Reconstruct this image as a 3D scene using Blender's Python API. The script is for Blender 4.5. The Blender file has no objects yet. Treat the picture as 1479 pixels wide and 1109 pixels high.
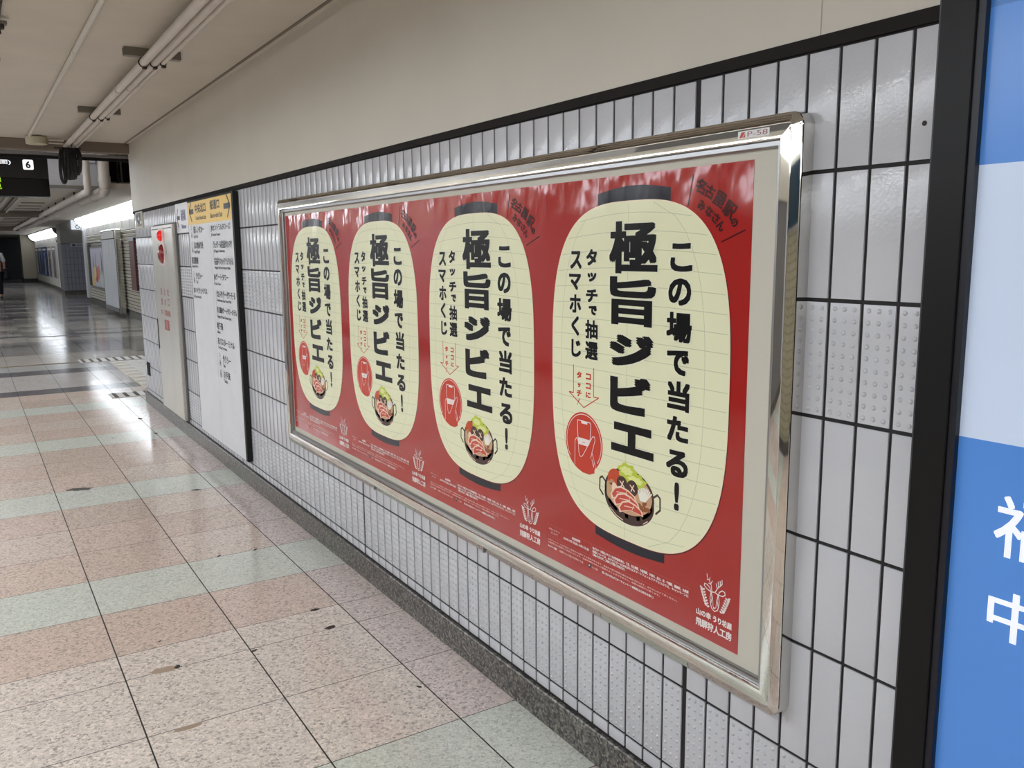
import bpy, math, random
from mathutils import Matrix, Vector
random.seed(7)
sc = bpy.context.scene
COL = sc.collection
# ------------------------------------------------------------------ camera
cam_d = bpy.data.cameras.new('camera'); cam = bpy.data.objects.new('camera', cam_d); COL.objects.link(cam)
YAW, PITCH, ROLL, FPX = 0.563935, 0.155867, -0.00885146, 1231.315
f0 = Vector((math.sin(YAW), math.cos(YAW), 0)); r0 = Vector((math.cos(YAW), -math.sin(YAW), 0)); u0 = Vector((0, 0, 1))
fw = f0*math.cos(PITCH) - u0*math.sin(PITCH); up = u0*math.cos(PITCH) + f0*math.sin(PITCH)
rt = r0*math.cos(ROLL) + up*math.sin(ROLL); up = up*math.cos(ROLL) - r0*math.sin(ROLL)
M = Matrix((rt, up, -fw)).transposed().to_4x4(); M.translation = (-1.31544, 0, 1.36949)
cam.matrix_world = M
cam_d.sensor_fit = 'HORIZONTAL'; cam_d.sensor_width = 36; cam_d.lens = FPX/1479*36
cam_d.clip_start = 0.02; cam_d.clip_end = 200
sc.camera = cam
# ------------------------------------------------------------------ world, exposure, light levels
w = bpy.data.worlds.new('world'); sc.world = w; w.use_nodes = True
w.node_tree.nodes['Background'].inputs[0].default_value = (0.9, 0.95, 1, 1)
w.node_tree.nodes['Background'].inputs[1].default_value = 0.15
sc.view_settings.view_transform = 'Standard'; sc.view_settings.look = 'None'
sc.view_settings.gamma = 1; sc.view_settings.use_curve_mapping = False
sc.view_settings.exposure = 0.05
LAMP = 15.0      # ceiling lamps near the camera
COVE = 4.2       # cove strips over the walls
COVE_OPP = 5.5   # cove strip of the opposite wall
RECESS_FILL = 110.0  # unseen lamps added to light the open recess
FAR_FILL = 45.0   # unseen lamps added to brighten the corridor beyond the recess
# ------------------------------------------------------------------ helpers
def lin(c):
    c = [x/255 for x in c]
    return tuple([(x/12.92 if x <= .04045 else ((x+.055)/1.055)**2.4) for x in c]) + (1,)

def mat(name, rgb, rough=.5, metal=0, emit=0, emit_rgb=None, spec=.5, coat=0, vary=0, vscale=6, bump=0, bscale=60, stretch=None):
    m = bpy.data.materials.new(name); m.use_nodes = True
    nt = m.node_tree; b = nt.nodes['Principled BSDF']
    b.inputs['Base Color'].default_value = lin(rgb)
    b.inputs['Roughness'].default_value = rough; b.inputs['Metallic'].default_value = metal
    b.inputs['Specular IOR Level'].default_value = spec
    b.inputs['Coat Weight'].default_value = coat; b.inputs['Coat Roughness'].default_value = .08
    if emit:
        b.inputs['Emission Color'].default_value = lin(emit_rgb or rgb); b.inputs['Emission Strength'].default_value = emit
    if vary or bump:
        tc = nt.nodes.new('ShaderNodeNewGeometry'); src = tc.outputs['Position']
        if stretch:
            mp = nt.nodes.new('ShaderNodeMapping'); mp.inputs['Scale'].default_value = stretch
            nt.links.new(src, mp.inputs[0]); src = mp.outputs[0]
    if vary:
        n = nt.nodes.new('ShaderNodeTexNoise'); n.inputs['Scale'].default_value = vscale; n.inputs['Detail'].default_value = 5
        nt.links.new(src, n.inputs['Vector'])
        mr = nt.nodes.new('ShaderNodeMapRange'); mr.inputs[1].default_value = .3; mr.inputs[2].default_value = .7
        mr.inputs[3].default_value = 1-vary; mr.inputs[4].default_value = 1+vary
        nt.links.new(n.outputs['Fac'], mr.inputs[0])
        mx = nt.nodes.new('ShaderNodeVectorMath'); mx.operation = 'SCALE'
        mx.inputs[0].default_value = lin(rgb)[:3]; nt.links.new(mr.outputs[0], mx.inputs['Scale'])
        nt.links.new(mx.outputs[0], b.inputs['Base Color'])
    if bump:
        n = nt.nodes.new('ShaderNodeTexNoise'); n.inputs['Scale'].default_value = bscale; n.inputs['Detail'].default_value = 2
        nt.links.new(src, n.inputs['Vector'])
        bp = nt.nodes.new('ShaderNodeBump'); bp.inputs['Strength'].default_value = bump; bp.inputs['Distance'].default_value = .01
        nt.links.new(n.outputs['Fac'], bp.inputs['Height']); nt.links.new(bp.outputs[0], b.inputs['Normal'])
    return m

class MB:
    def __init__(s): s.v = []; s.f = []; s.m = []; s.mats = []; s.sm = []
    def mi(s, m):
        if m not in s.mats: s.mats.append(m)
        return s.mats.index(m)
    def add(s, vs, fs, m, smooth=False):
        o = len(s.v); s.v += [tuple(v) for v in vs]; k = s.mi(m)
        for f in fs: s.f.append(tuple(o+i for i in f)); s.m.append(k); s.sm.append(smooth)
    def box(s, x0, x1, y0, y1, z0, z1, m, bev=0):
        if x0 > x1: x0, x1 = x1, x0
        if y0 > y1: y0, y1 = y1, y0
        if z0 > z1: z0, z1 = z1, z0
        if not bev:
            s.add([(x, y, z) for z in (z0, z1) for y in (y0, y1) for x in (x0, x1)],
                  [(0, 2, 3, 1), (4, 5, 7, 6), (0, 1, 5, 4), (2, 6, 7, 3), (0, 4, 6, 2), (1, 3, 7, 5)], m)
            return
        b = min(bev, (x1-x0)*.45, (y1-y0)*.45, (z1-z0)*.45); idx = {}; vs = []
        X, Y, Z = (x0, x1), (y0, y1), (z0, z1)
        for i in (0, 1):
            for j in (0, 1):
                for k in (0, 1):
                    p = (X[i], Y[j], Z[k]); sg = (1-2*i, 1-2*j, 1-2*k)
                    for a in range(3):
                        q = [p[c]+(0 if c == a else sg[c]*b) for c in range(3)]
                        idx[(i, j, k, a)] = len(vs); vs.append(q)
        fs = []
        I = lambda i, j, k, a: idx[(i, j, k, a)]
        for i in (0, 1): fs.append([I(i, 0, 0, 0), I(i, 1, 0, 0), I(i, 1, 1, 0), I(i, 0, 1, 0)][::1 if i else -1])
        for j in (0, 1): fs.append([I(0, j, 0, 1), I(0, j, 1, 1), I(1, j, 1, 1), I(1, j, 0, 1)][::1 if j else -1])
        for k in (0, 1): fs.append([I(0, 0, k, 2), I(1, 0, k, 2), I(1, 1, k, 2), I(0, 1, k, 2)][::1 if k else -1])
        def q4(l, out):
            c = [sum(vs[n][d] for n in l)/len(l) for d in range(3)]
            a, bb, cc = (Vector(vs[l[0]]), Vector(vs[l[1]]), Vector(vs[l[2]]))
            fs.append(l if (bb-a).cross(cc-a).dot(Vector(out)) > 0 else l[::-1])
        for j in (0, 1):
            for k in (0, 1): q4([I(0, j, k, 1), I(1, j, k, 1), I(1, j, k, 2), I(0, j, k, 2)], (0, 2*j-1, 2*k-1))
        for i in (0, 1):
            for k in (0, 1): q4([I(i, 0, k, 0), I(i, 1, k, 0), I(i, 1, k, 2), I(i, 0, k, 2)], (2*i-1, 0, 2*k-1))
        for i in (0, 1):
            for j in (0, 1): q4([I(i, j, 0, 0), I(i, j, 1, 0), I(i, j, 1, 1), I(i, j, 0, 1)], (2*i-1, 2*j-1, 0))
        for i in (0, 1):
            for j in (0, 1):
                for k in (0, 1): q4([I(i, j, k, 0), I(i, j, k, 1), I(i, j, k, 2)], (2*i-1, 2*j-1, 2*k-1))
        s.add(vs, fs, m)
    def tube(s, pts, r, m, n=12, closed=False, caps=True):
        pts = [Vector(p) for p in pts]; N = len(pts); vs = []; fs = []
        for i, p in enumerate(pts):
            if closed: t = pts[(i+1) % N]-pts[i-1]
            else: t = pts[min(i+1, N-1)]-pts[max(i-1, 0)]
            t.normalize()
            ref = Vector((0, 0, 1)) if abs(t.z) < .9 else Vector((1, 0, 0))
            a = t.cross(ref).normalized(); b = a.cross(t)
            rr = r[i] if isinstance(r, (list, tuple)) else r
            for k in range(n):
                th = 2*math.pi*k/n; vs.append(p+a*math.cos(th)*rr+b*math.sin(th)*rr)
        for i in range(N if closed else N-1):
            j = (i+1) % N
            for k in range(n):
                l = (k+1) % n; fs.append((i*n+k, i*n+l, j*n+l, j*n+k))
        s.add(vs, fs, m, True)
        if caps and not closed:
            s.add(vs[:n], [tuple(range(n))[::-1]], m); s.add(vs[-n:], [tuple(range(n))], m)
    # flat art in a local frame: x right, y up, z out of the wall
    def poly(s, pts, n, m): s.add([(x, y, n) for x, y in pts], [tuple(range(len(pts)))], m)
    def rect(s, x0, y0, x1, y1, n, m): s.poly([(x0, y0), (x1, y0), (x1, y1), (x0, y1)], n, m)
    def ell(s, cx, cy, rx, ry, n, m, k=28, rot=0):
        c, d = math.cos(rot), math.sin(rot)
        s.poly([(cx+rx*math.cos(t)*c-ry*math.sin(t)*d, cy+rx*math.cos(t)*d+ry*math.sin(t)*c) for t in [2*math.pi*i/k for i in range(k)]], n, m)
    def stroke(s, pts, wd, n, m, closed=False, dots=True):
        P = list(pts)+([pts[0]] if closed else [])
        for (x0, y0), (x1, y1) in zip(P, P[1:]):
            dx, dy = x1-x0, y1-y0; L = math.hypot(dx, dy) or 1; a, b = -dy/L*wd/2, dx/L*wd/2
            s.poly([(x0-a, y0-b), (x1-a, y1-b), (x1+a, y1+b), (x0+a, y0+b)], n, m)
        if dots:
            for x, y in P: s.ell(x, y, wd/2, wd/2, n, m, 7)
    def build(s, name, parent=None, loc=None, rot=None, kind=None, sharp=40):
        me = bpy.data.meshes.new(name); me.from_pydata(s.v, [], s.f)
        for m in s.mats: me.materials.append(m)
        me.polygons.foreach_set('material_index', s.m); me.polygons.foreach_set('use_smooth', s.sm)
        me.update()
        if any(s.sm): me.set_sharp_from_angle(angle=math.radians(sharp))
        o = bpy.data.objects.new(name, me); COL.objects.link(o)
        if parent: o.parent = parent
        if rot is not None: o.matrix_world = rot.copy()
        if loc is not None: o.location = loc
        if kind: o['kind'] = kind
        return o

def tag(o, label, cat=None, group=None):
    o['label'] = label
    if cat: o['category'] = cat
    if group: o['group'] = group
    return o
def empty(name, loc=(0, 0, 0), rot=None):
    o = bpy.data.objects.new(name, None); COL.objects.link(o); o.empty_display_size = .1
    if rot is not None: o.matrix_world = rot.copy()
    o.location = loc
    return o
# frame of things on the right wall: local x -> -Y (rightwards), y -> Z, z -> -X (out of the wall)
ONWALL = Matrix(((0, 0, -1, 0), (-1, 0, 0, 0), (0, 1, 0, 0), (0, 0, 0, 1)))
# frame of things that face the camera end of the corridor: local x -> X, y -> Z, z -> -Y
FACING = Matrix(((1, 0, 0, 0), (0, 0, -1, 0), (0, 1, 0, 0), (0, 0, 0, 1)))

_tc = {}
def glyphs(t):
    if t not in _tc:
        c = bpy.data.curves.new('t', 'FONT'); c.body = t; c.size = 1; c.resolution_u = 3
        o = bpy.data.objects.new('t', c); me = o.to_mesh()
        vs = [(v.co.x, v.co.y) for v in me.vertices]; fs = [tuple(p.vertices) for p in me.polygons]
        o.to_mesh_clear(); bpy.data.objects.remove(o); bpy.data.curves.remove(c)
        xs = [v[0] for v in vs] or [0, 1]; ys = [v[1] for v in vs] or [0, 1]
        _tc[t] = (vs, fs, (min(xs), min(ys), max(xs), max(ys)))
    return _tc[t]
def put(mb, t, x0, y0, x1, y1, n, m, bold=0, rot=0, k=8):
    """the word t filling the box; bold thickens the strokes by that many metres"""
    vs, fs, (a, b, c, d) = glyphs(t)
    bx, by = bold if isinstance(bold, tuple) else (bold, bold)
    sx = (x1-x0-2*bx)/max(c-a, 1e-6); sy = (y1-y0-2*by)/max(d-b, 1e-6)
    cx, cy = (x0+x1)/2, (y0+y1)/2; cr, sr = math.cos(rot), math.sin(rot)
    sq = [(1, 1), (-1, -1), (1, -1), (-1, 1), (0, 1), (0, -1), (1, 0), (-1, 0)]
    offs = [(0, 0)] + ([(bx*i, by*j) for i, j in sq[:k]] if bold else [])
    for q, (ox, oy) in enumerate(offs):
        o = []
        for x, y in vs:
            px = (x-(a+c)/2)*sx+ox; py = (y-(b+d)/2)*sy+oy
            o.append((cx+px*cr-py*sr, cy+px*sr+py*cr, n+q*3e-5))
        mb.add(o, fs, m)
def line(mb, t, x, y, h, n, m, bold=0, width=None):
    """a line of text, left end x, bottom y, glyph height h; width squeezes it"""
    vs, fs, (a, b, c, d) = glyphs(t)
    wd = width if width else (c-a)/(d-b)*h
    put(mb, t, x, y, x+wd, y+h, n, m, bold, k=4)

# ------------------------------------------------------------------ materials
m_cream = mat('painted panel cream', (203, 197, 184), .42, vary=.025, vscale=3)
m_ceil = mat('ceiling cream', (200, 192, 178), .6, vary=.04, vscale=4)
m_dark = mat('dark trim', (36, 33, 31), .8, spec=.2)
m_grout = mat('dark grout', (34, 31, 32), .75, vary=.12, vscale=30)
m_black = mat('black frame', (9, 9, 11), .42, spec=.3)
m_blackm = mat('matt black', (18, 18, 19), .6)
m_chrome = mat('polished steel', (214, 212, 206), .035, 1, vary=.05, vscale=12)
m_chromed = mat('brushed steel rail', (205, 203, 195), .12, 1, vary=.12, vscale=40)
m_alu = mat('aluminium', (165, 166, 168), .32, 1)
m_steel = mat('cabinet steel', (206, 203, 194), .3, .5, vary=.05, vscale=8, stretch=(1, 1, .3))
m_pipe = mat('painted pipe grey', (205, 196, 186), .45, vary=.05, vscale=10)
m_clamp = mat('rusty dark clamp', (52, 42, 38), .7)
m_strut = mat('galvanised strut', (128, 122, 112), .5, .3)
m_beam = mat('beam grey brown', (120, 108, 96), .6)
m_white = mat('white print', (232, 233, 232), .45)
m_ink = mat('black ink', (20, 18, 20), .4)
m_greyink = mat('grey ink', (72, 70, 74), .45)
m_paper = mat('board cream', (206, 202, 188), .55, bump=.06, bscale=300)
m_lightgrey = mat('pale grey wall', (196, 196, 198), .6)
m_midgrey = mat('mid grey wall', (120, 118, 118), .6)
m_cover = mat('light diffuser', (245, 246, 245), .5, emit=COVE, emit_rgb=(238, 246, 255))
m_coveropp = mat('light diffuser opposite', (245, 246, 245), .5, emit=COVE_OPP, emit_rgb=(238, 246, 255))
m_lamp = mat('lamp diffuser', (245, 246, 245), .5, emit=LAMP, emit_rgb=(244, 248, 255))
m_fillf = mat('added far fill', (245, 246, 245), .5, emit=FAR_FILL, emit_rgb=(244, 248, 255))
m_fillr = mat('added recess fill', (245, 246, 245), .5, emit=RECESS_FILL, emit_rgb=(244, 248, 255))
m_seam = mat('diffuser seam', (84, 88, 90), .6)

def tile_material():
    m = mat('glazed white tile', (202, 204, 209), .14, spec=.5)
    nt = m.node_tree; b = nt.nodes['Principled BSDF']; g = nt.nodes.new('ShaderNodeNewGeometry')
    n = nt.nodes.new('ShaderNodeTexNoise'); n.inputs['Scale'].default_value = 150; n.inputs['Detail'].default_value = 1.0
    nt.links.new(g.outputs['Position'], n.inputs['Vector'])
    bp = nt.nodes.new('ShaderNodeBump'); bp.inputs['Strength'].default_value = .12; bp.inputs['Distance'].default_value = .003
    nt.links.new(n.outputs['Fac'], bp.inputs['Height']); nt.links.new(bp.outputs[0], b.inputs['Normal'])
    # each tile has its own slight shade (random per tile), plus faint smears
    n2 = nt.nodes.new('ShaderNodeTexNoise'); n2.inputs['Scale'].default_value = 5; n2.inputs['Detail'].default_value = 6
    nt.links.new(g.outputs['Position'], n2.inputs['Vector'])
    ad = nt.nodes.new('ShaderNodeMath'); ad.operation = 'MULTIPLY_ADD'; ad.inputs[1].default_value = .07
    nt.links.new(g.outputs['Random Per Island'], ad.inputs[0]); 
    mr = nt.nodes.new('ShaderNodeMapRange'); mr.inputs[1].default_value = .3; mr.inputs[2].default_value = .7; mr.inputs[3].default_value = .93; mr.inputs[4].default_value = 1.0
    nt.links.new(n2.outputs['Fac'], mr.inputs[0]); nt.links.new(mr.outputs[0], ad.inputs[2])
    sc_ = nt.nodes.new('ShaderNodeVectorMath'); sc_.operation = 'SCALE'; sc_.inputs[0].default_value = lin((202, 204, 209))[:3]
    nt.links.new(ad.outputs[0], sc_.inputs['Scale']); nt.links.new(sc_.outputs[0], b.inputs['Base Color'])
    return m
m_tile = tile_material()

def floor_material():
    m = bpy.data.materials.new('terrazzo tiles'); m.use_nodes = True; nt = m.node_tree; b = nt.nodes['Principled BSDF']
    at = nt.nodes.new('ShaderNodeAttribute'); at.attribute_name = 'tint'
    g = nt.nodes.new('ShaderNodeNewGeometry')
    def vor(scale):
        v = nt.nodes.new('ShaderNodeTexVoronoi'); v.inputs['Scale'].default_value = scale
        nz = nt.nodes.new('ShaderNodeTexNoise'); nz.inputs['Scale'].default_value = 90
        mxv = nt.nodes.new('ShaderNodeMixRGB'); mxv.blend_type = 'ADD'; mxv.inputs[0].default_value = .005
        nt.links.new(g.outputs['Position'], nz.inputs['Vector']); nt.links.new(g.outputs['Position'], mxv.inputs[1]); nt.links.new(nz.outputs['Color'], mxv.inputs[2])
        nt.links.new(mxv.outputs[0], v.inputs['Vector'])
        sp = nt.nodes.new('ShaderNodeSeparateColor'); nt.links.new(v.outputs['Color'], sp.inputs[0])
        return sp
    def ramp(src, stops):
        r = nt.nodes.new('ShaderNodeValToRGB'); r.color_ramp.interpolation = 'CONSTANT'
        while len(r.color_ramp.elements) > 1: r.color_ramp.elements.remove(r.color_ramp.elements[-1])
        r.color_ramp.elements[0].position = 0; r.color_ramp.elements[0].color = (stops[0][1],)*3+(1,)
        for p, c in stops[1:]:
            e = r.color_ramp.elements.new(p); e.color = (c,)*3+(1,) if not isinstance(c, tuple) else c
        nt.links.new(src, r.inputs[0]); return r
    a = ramp(vor(128).outputs[0], [(0, .5), (.07, .70), (.18, .87), (.34, 1.0), (.7, 1.08), (.88, 1.2)])
    c = ramp(vor(330).outputs[1], [(0, .75), (.1, .92), (.3, 1.0), (.8, 1.07)])
    m1 = nt.nodes.new('ShaderNodeMixRGB'); m1.blend_type = 'MULTIPLY'; m1.inputs[0].default_value = 1
    m2 = nt.nodes.new('ShaderNodeMixRGB'); m2.blend_type = 'MULTIPLY'; m2.inputs[0].default_value = 1
    nt.links.new(at.outputs['Alpha'], m1.inputs[0]); nt.links.new(at.outputs['Color'], m1.inputs[1]); nt.links.new(a.outputs[0], m1.inputs[2])
    nt.links.new(m1.outputs[0], m2.inputs[1]); nt.links.new(c.outputs[0], m2.inputs[2])
    nt.links.new(m2.outputs[0], b.inputs['Base Color'])
    n = nt.nodes.new('ShaderNodeTexNoise'); n.inputs['Scale'].default_value = 3; n.inputs['Detail'].default_value = 5
    nt.links.new(g.outputs['Position'], n.inputs['Vector'])
    mr = nt.nodes.new('ShaderNodeMapRange'); mr.inputs[3].default_value = .06; mr.inputs[4].default_value = .19
    nt.links.new(n.outputs['Fac'], mr.inputs[0]); nt.links.new(mr.outputs[0], b.inputs['Roughness'])
    b.inputs['Specular IOR Level'].default_value = .55
    return m
m_floor = floor_material()
m_joint = mat('floor joint dark', (46, 40, 38), .8)

def granite():
    m = bpy.data.materials.new('speckled granite'); m.use_nodes = True; nt = m.node_tree; b = nt.nodes['Principled BSDF']
    g = nt.nodes.new('ShaderNodeNewGeometry'); v = nt.nodes.new('ShaderNodeTexVoronoi'); v.inputs['Scale'].default_value = 130
    nt.links.new(g.outputs['Position'], v.inputs['Vector'])
    sp = nt.nodes.new('ShaderNodeSeparateColor'); nt.links.new(v.outputs['Color'], sp.inputs[0])
    r = nt.nodes.new('ShaderNodeValToRGB'); r.color_ramp.interpolation = 'CONSTANT'; e = r.color_ramp.elements
    e[0].position = 0; e[0].color = lin((44, 42, 40)); e[1].position = .3; e[1].color = lin((84, 82, 78))
    for p, c in ((.55, (108, 105, 98)), (.8, (136, 131, 120)), (.93, (66, 62, 60))): x = e.new(p); x.color = lin(c)
    nt.links.new(sp.outputs[0], r.inputs[0]); nt.links.new(r.outputs[0], b.inputs['Base Color']); b.inputs['Roughness'].default_value = .3
    return m
m_granite = granite()

def poster_mat(name, rgb, rough=.17, sp_=.4):
    """printed glossy paper: pulled at the tacks, so the top edge bellies and a few creases run over the sheet"""
    m = mat(name, rgb, rough, spec=sp_); nt = m.node_tree; b = nt.nodes['Principled BSDF']
    g = nt.nodes.new('ShaderNodeNewGeometry'); sep = nt.nodes.new('ShaderNodeSeparateXYZ'); nt.links.new(g.outputs['Position'], sep.inputs[0])
    mp = nt.nodes.new('ShaderNodeMapping'); mp.inputs['Scale'].default_value = (1, 5, 2.2); mp.inputs['Rotation'].default_value = (.35, 0, 0)
    nt.links.new(g.outputs['Position'], mp.inputs[0])
    n = nt.nodes.new('ShaderNodeTexNoise'); n.inputs['Scale'].default_value = 1.6; n.inputs['Detail'].default_value = 3; nt.links.new(mp.outputs[0], n.inputs['Vector'])
    def mth(op, a, bb=None, c=None):
        x = nt.nodes.new('ShaderNodeMath'); x.operation = op
        for i, q in enumerate((a, bb, c)):
            if q is None: continue
            if isinstance(q, (int, float)): x.inputs[i].default_value = q
            else: nt.links.new(q, x.inputs[i])
        return x.outputs[0]
    # sag at the top edge: 0 at z=1.44, growing to the edge at 1.537, smaller at every tack (each 0.18 m)
    t = nt.nodes.new('ShaderNodeMapRange'); t.interpolation_type = 'SMOOTHERSTEP'; t.inputs[1].default_value = 1.40; t.inputs[2].default_value = 1.545; t.inputs[3].default_value = 0; t.inputs[4].default_value = 1
    nt.links.new(sep.outputs['Z'], t.inputs[0])
    sn = mth('ABSOLUTE', mth('SINE', mth('MULTIPLY', sep.outputs['Y'], math.pi/.1799)))
    belly = mth('MULTIPLY', t.outputs[0], mth('MULTIPLY_ADD', sn, .5, .5))
    h = mth('MULTIPLY_ADD', belly, -.62, mth('MULTIPLY', n.outputs['Fac'], mth('MULTIPLY_ADD', t.outputs[0], .9, .12)))
    bp = nt.nodes.new('ShaderNodeBump'); bp.inputs['Strength'].default_value = 1; bp.inputs['Distance'].default_value = .010
    nt.links.new(h, bp.inputs['Height']); nt.links.new(bp.outputs[0], b.inputs['Normal'])
    return m
# ------------------------------------------------------------------ SETTING: floor
Z_CEIL = 2.33
def floor():
    mb = MB(); tint = []
    ys = [2.065-.4025*k for k in range(12, 0, -1)] + [2.065, 2.47, 2.86, 3.055] + [3.46+.4025*k for k in range(0, 130)]
    ys = [y for y in ys if y < 9.3] + [9.5, 9.85, 10.25, 10.65, 11.08, 11.5, 12.1] + [12.13+.41*k for k in range(0, 105)]
    xs = [-.2-.4*k for k in range(12, -1, -1)] + [0] + [.2+.4*k for k in range(0, 18)]
    rnd = random.Random(3)
    mb.add([(-5.2, -3, -.0025), (7.2, -3, -.0025), (7.2, 56, -.0025), (-5.2, 56, -.0025)], [(0, 1, 2, 3)], m_joint); tint.append((1, 1, 1, 1))
    for j in range(len(ys)-1):
        y0, y1 = ys[j], ys[j+1]
        k = (y0-3.46)/1.61; mint = abs(k-round(k)) < .06 and 1.5 < y0 < 8.5 or abs(y0-.05) < .06
        if abs(y0-1.6625) < .03: mint = True
        far = rnd.random()
        for i in range(len(xs)-1):
            x0, x1 = xs[i], xs[i+1]; r = rnd.random()
            if y0 > 12.05:
                c = (188, 182, 174) if far < .5 else (150, 146, 146) if far < .78 else (112, 108, 110)
                if r < .12: c = (140, 136, 136)
            elif y0 > 9.2:
                c = (178, 178, 174)
                if 9.45 < y0 < 9.8 or 11.05 < y0 < 11.45: c = (104, 102, 106)
                elif 9.8 < y0 < 11.05 and x1 < -1.3: c = (112, 110, 114)
                elif 9.8 < y0 < 11.05: c = (192, 186, 182)
            elif mint: c = (212, 215, 204)
            elif i >= 12 and x1 < .1 and x0 > -.25: c = (214, 200, 194)
            else:
                c = (212, 192, 178) if r < .5 else (216, 200, 187) if r < .85 else (207, 188, 174)
                if abs(y0-2.065) < .02 or (abs(y0-2.47) < .02 and x0 < -.9) or (abs(y0-2.47) < .02 and x0 > -.65): c = (220, 209, 198)
                if abs(y0-2.86) < .02: c = (220, 208, 197)
            v = 1+(rnd.random()-.5)*.06
            gx0, gx1, gy = .0022, .0022, .0015
            mb.add([(x0+gx0, y0+gy, 0), (x1-gx1, y0+gy, 0), (x1-gx1, y1-gy, 0), (x0+gx0, y1-gy, 0)], [(0, 1, 2, 3)], m_floor)
            l = lin(c); tint.append((l[0]*v, l[1]*v, l[2]*v, .45 if mint else .82 if c[2] > 188 else .7))
    o = mb.build('floor', kind='structure')
    ca = o.data.color_attributes.new('tint', 'FLOAT_COLOR', 'CORNER')
    buf = []
    for p, c in zip(o.data.polygons, tint):
        for _ in p.loop_indices: buf += [c[0], c[1], c[2], c[3]]
    ca.data.foreach_set('color', buf)
    # repairs and chips in the tiles
    mp = mat('mortar patch', (72, 66, 60), .7, vary=.15, vscale=40); mt = mat('tan mortar patch', (160, 140, 120), .7); mc = mat('dark chip', (56, 46, 42), .8)
    def blob(name, x, y, rx, ry, rot, m, sd):
        r = random.Random(sd); q = MB(); c, s = math.cos(rot), math.sin(rot); pts = []
        for i in range(20):
            t = 2*math.pi*i/20; k = .8+.35*r.random(); a, b = rx*k*math.cos(t), ry*k*math.sin(t); pts.append((x+a*c-b*s, y+a*s+b*c))
        q.poly(pts, .0006, m); q.build(name, o)
    blob('repair_patch', -.872, 5.478,   .075, .034, -.35, mp, 1)
    blob('repair_patch', -.299, 5.075, .028, .014, -.1, mc, 2)
    blob('repair_patch', -.882, 2.868, .042, .022, -.1, mt, 3)
    blob('repair_patch', -.889, 2.46, .045, .012, .1, mt, 4)
    for i, (x, y, r) in enumerate([(-.295, 3.055, .015), (-.303, 2.872, .017), (-.591, 2.84, .011), (-.853, 3.1, .006), (-.458, 3.872, .01), (-.297, 3.862, .01), (-.84, 2.865, .012), (-.2, 6.9, .02), (-.2, 7.6, .025), (-.5, 6.9, .012), (-.22, 2.3, .008)]):
        blob('floor_chip', x, y, r*1.3, r*.7, .2*i, mc, 10+i)
    q = MB(); mrail = mat('expansion joint tan', (120, 100, 72), .5, .3)
    q.box(-5, -.25, 12.085, 12.145, 0, .003, mrail); q.box(-5, 3, 16.2, 16.3, 0, .003, m_midgrey); q.build('expansion_joint', o)
    q = MB(); q.tube([(-.26, 4.35, .002), (-.255, 4.3, .02), (-.262, 4.28, .05), (-.25, 4.27, .07)], .0012, m_clamp, 5)
    return o
floor()

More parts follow.
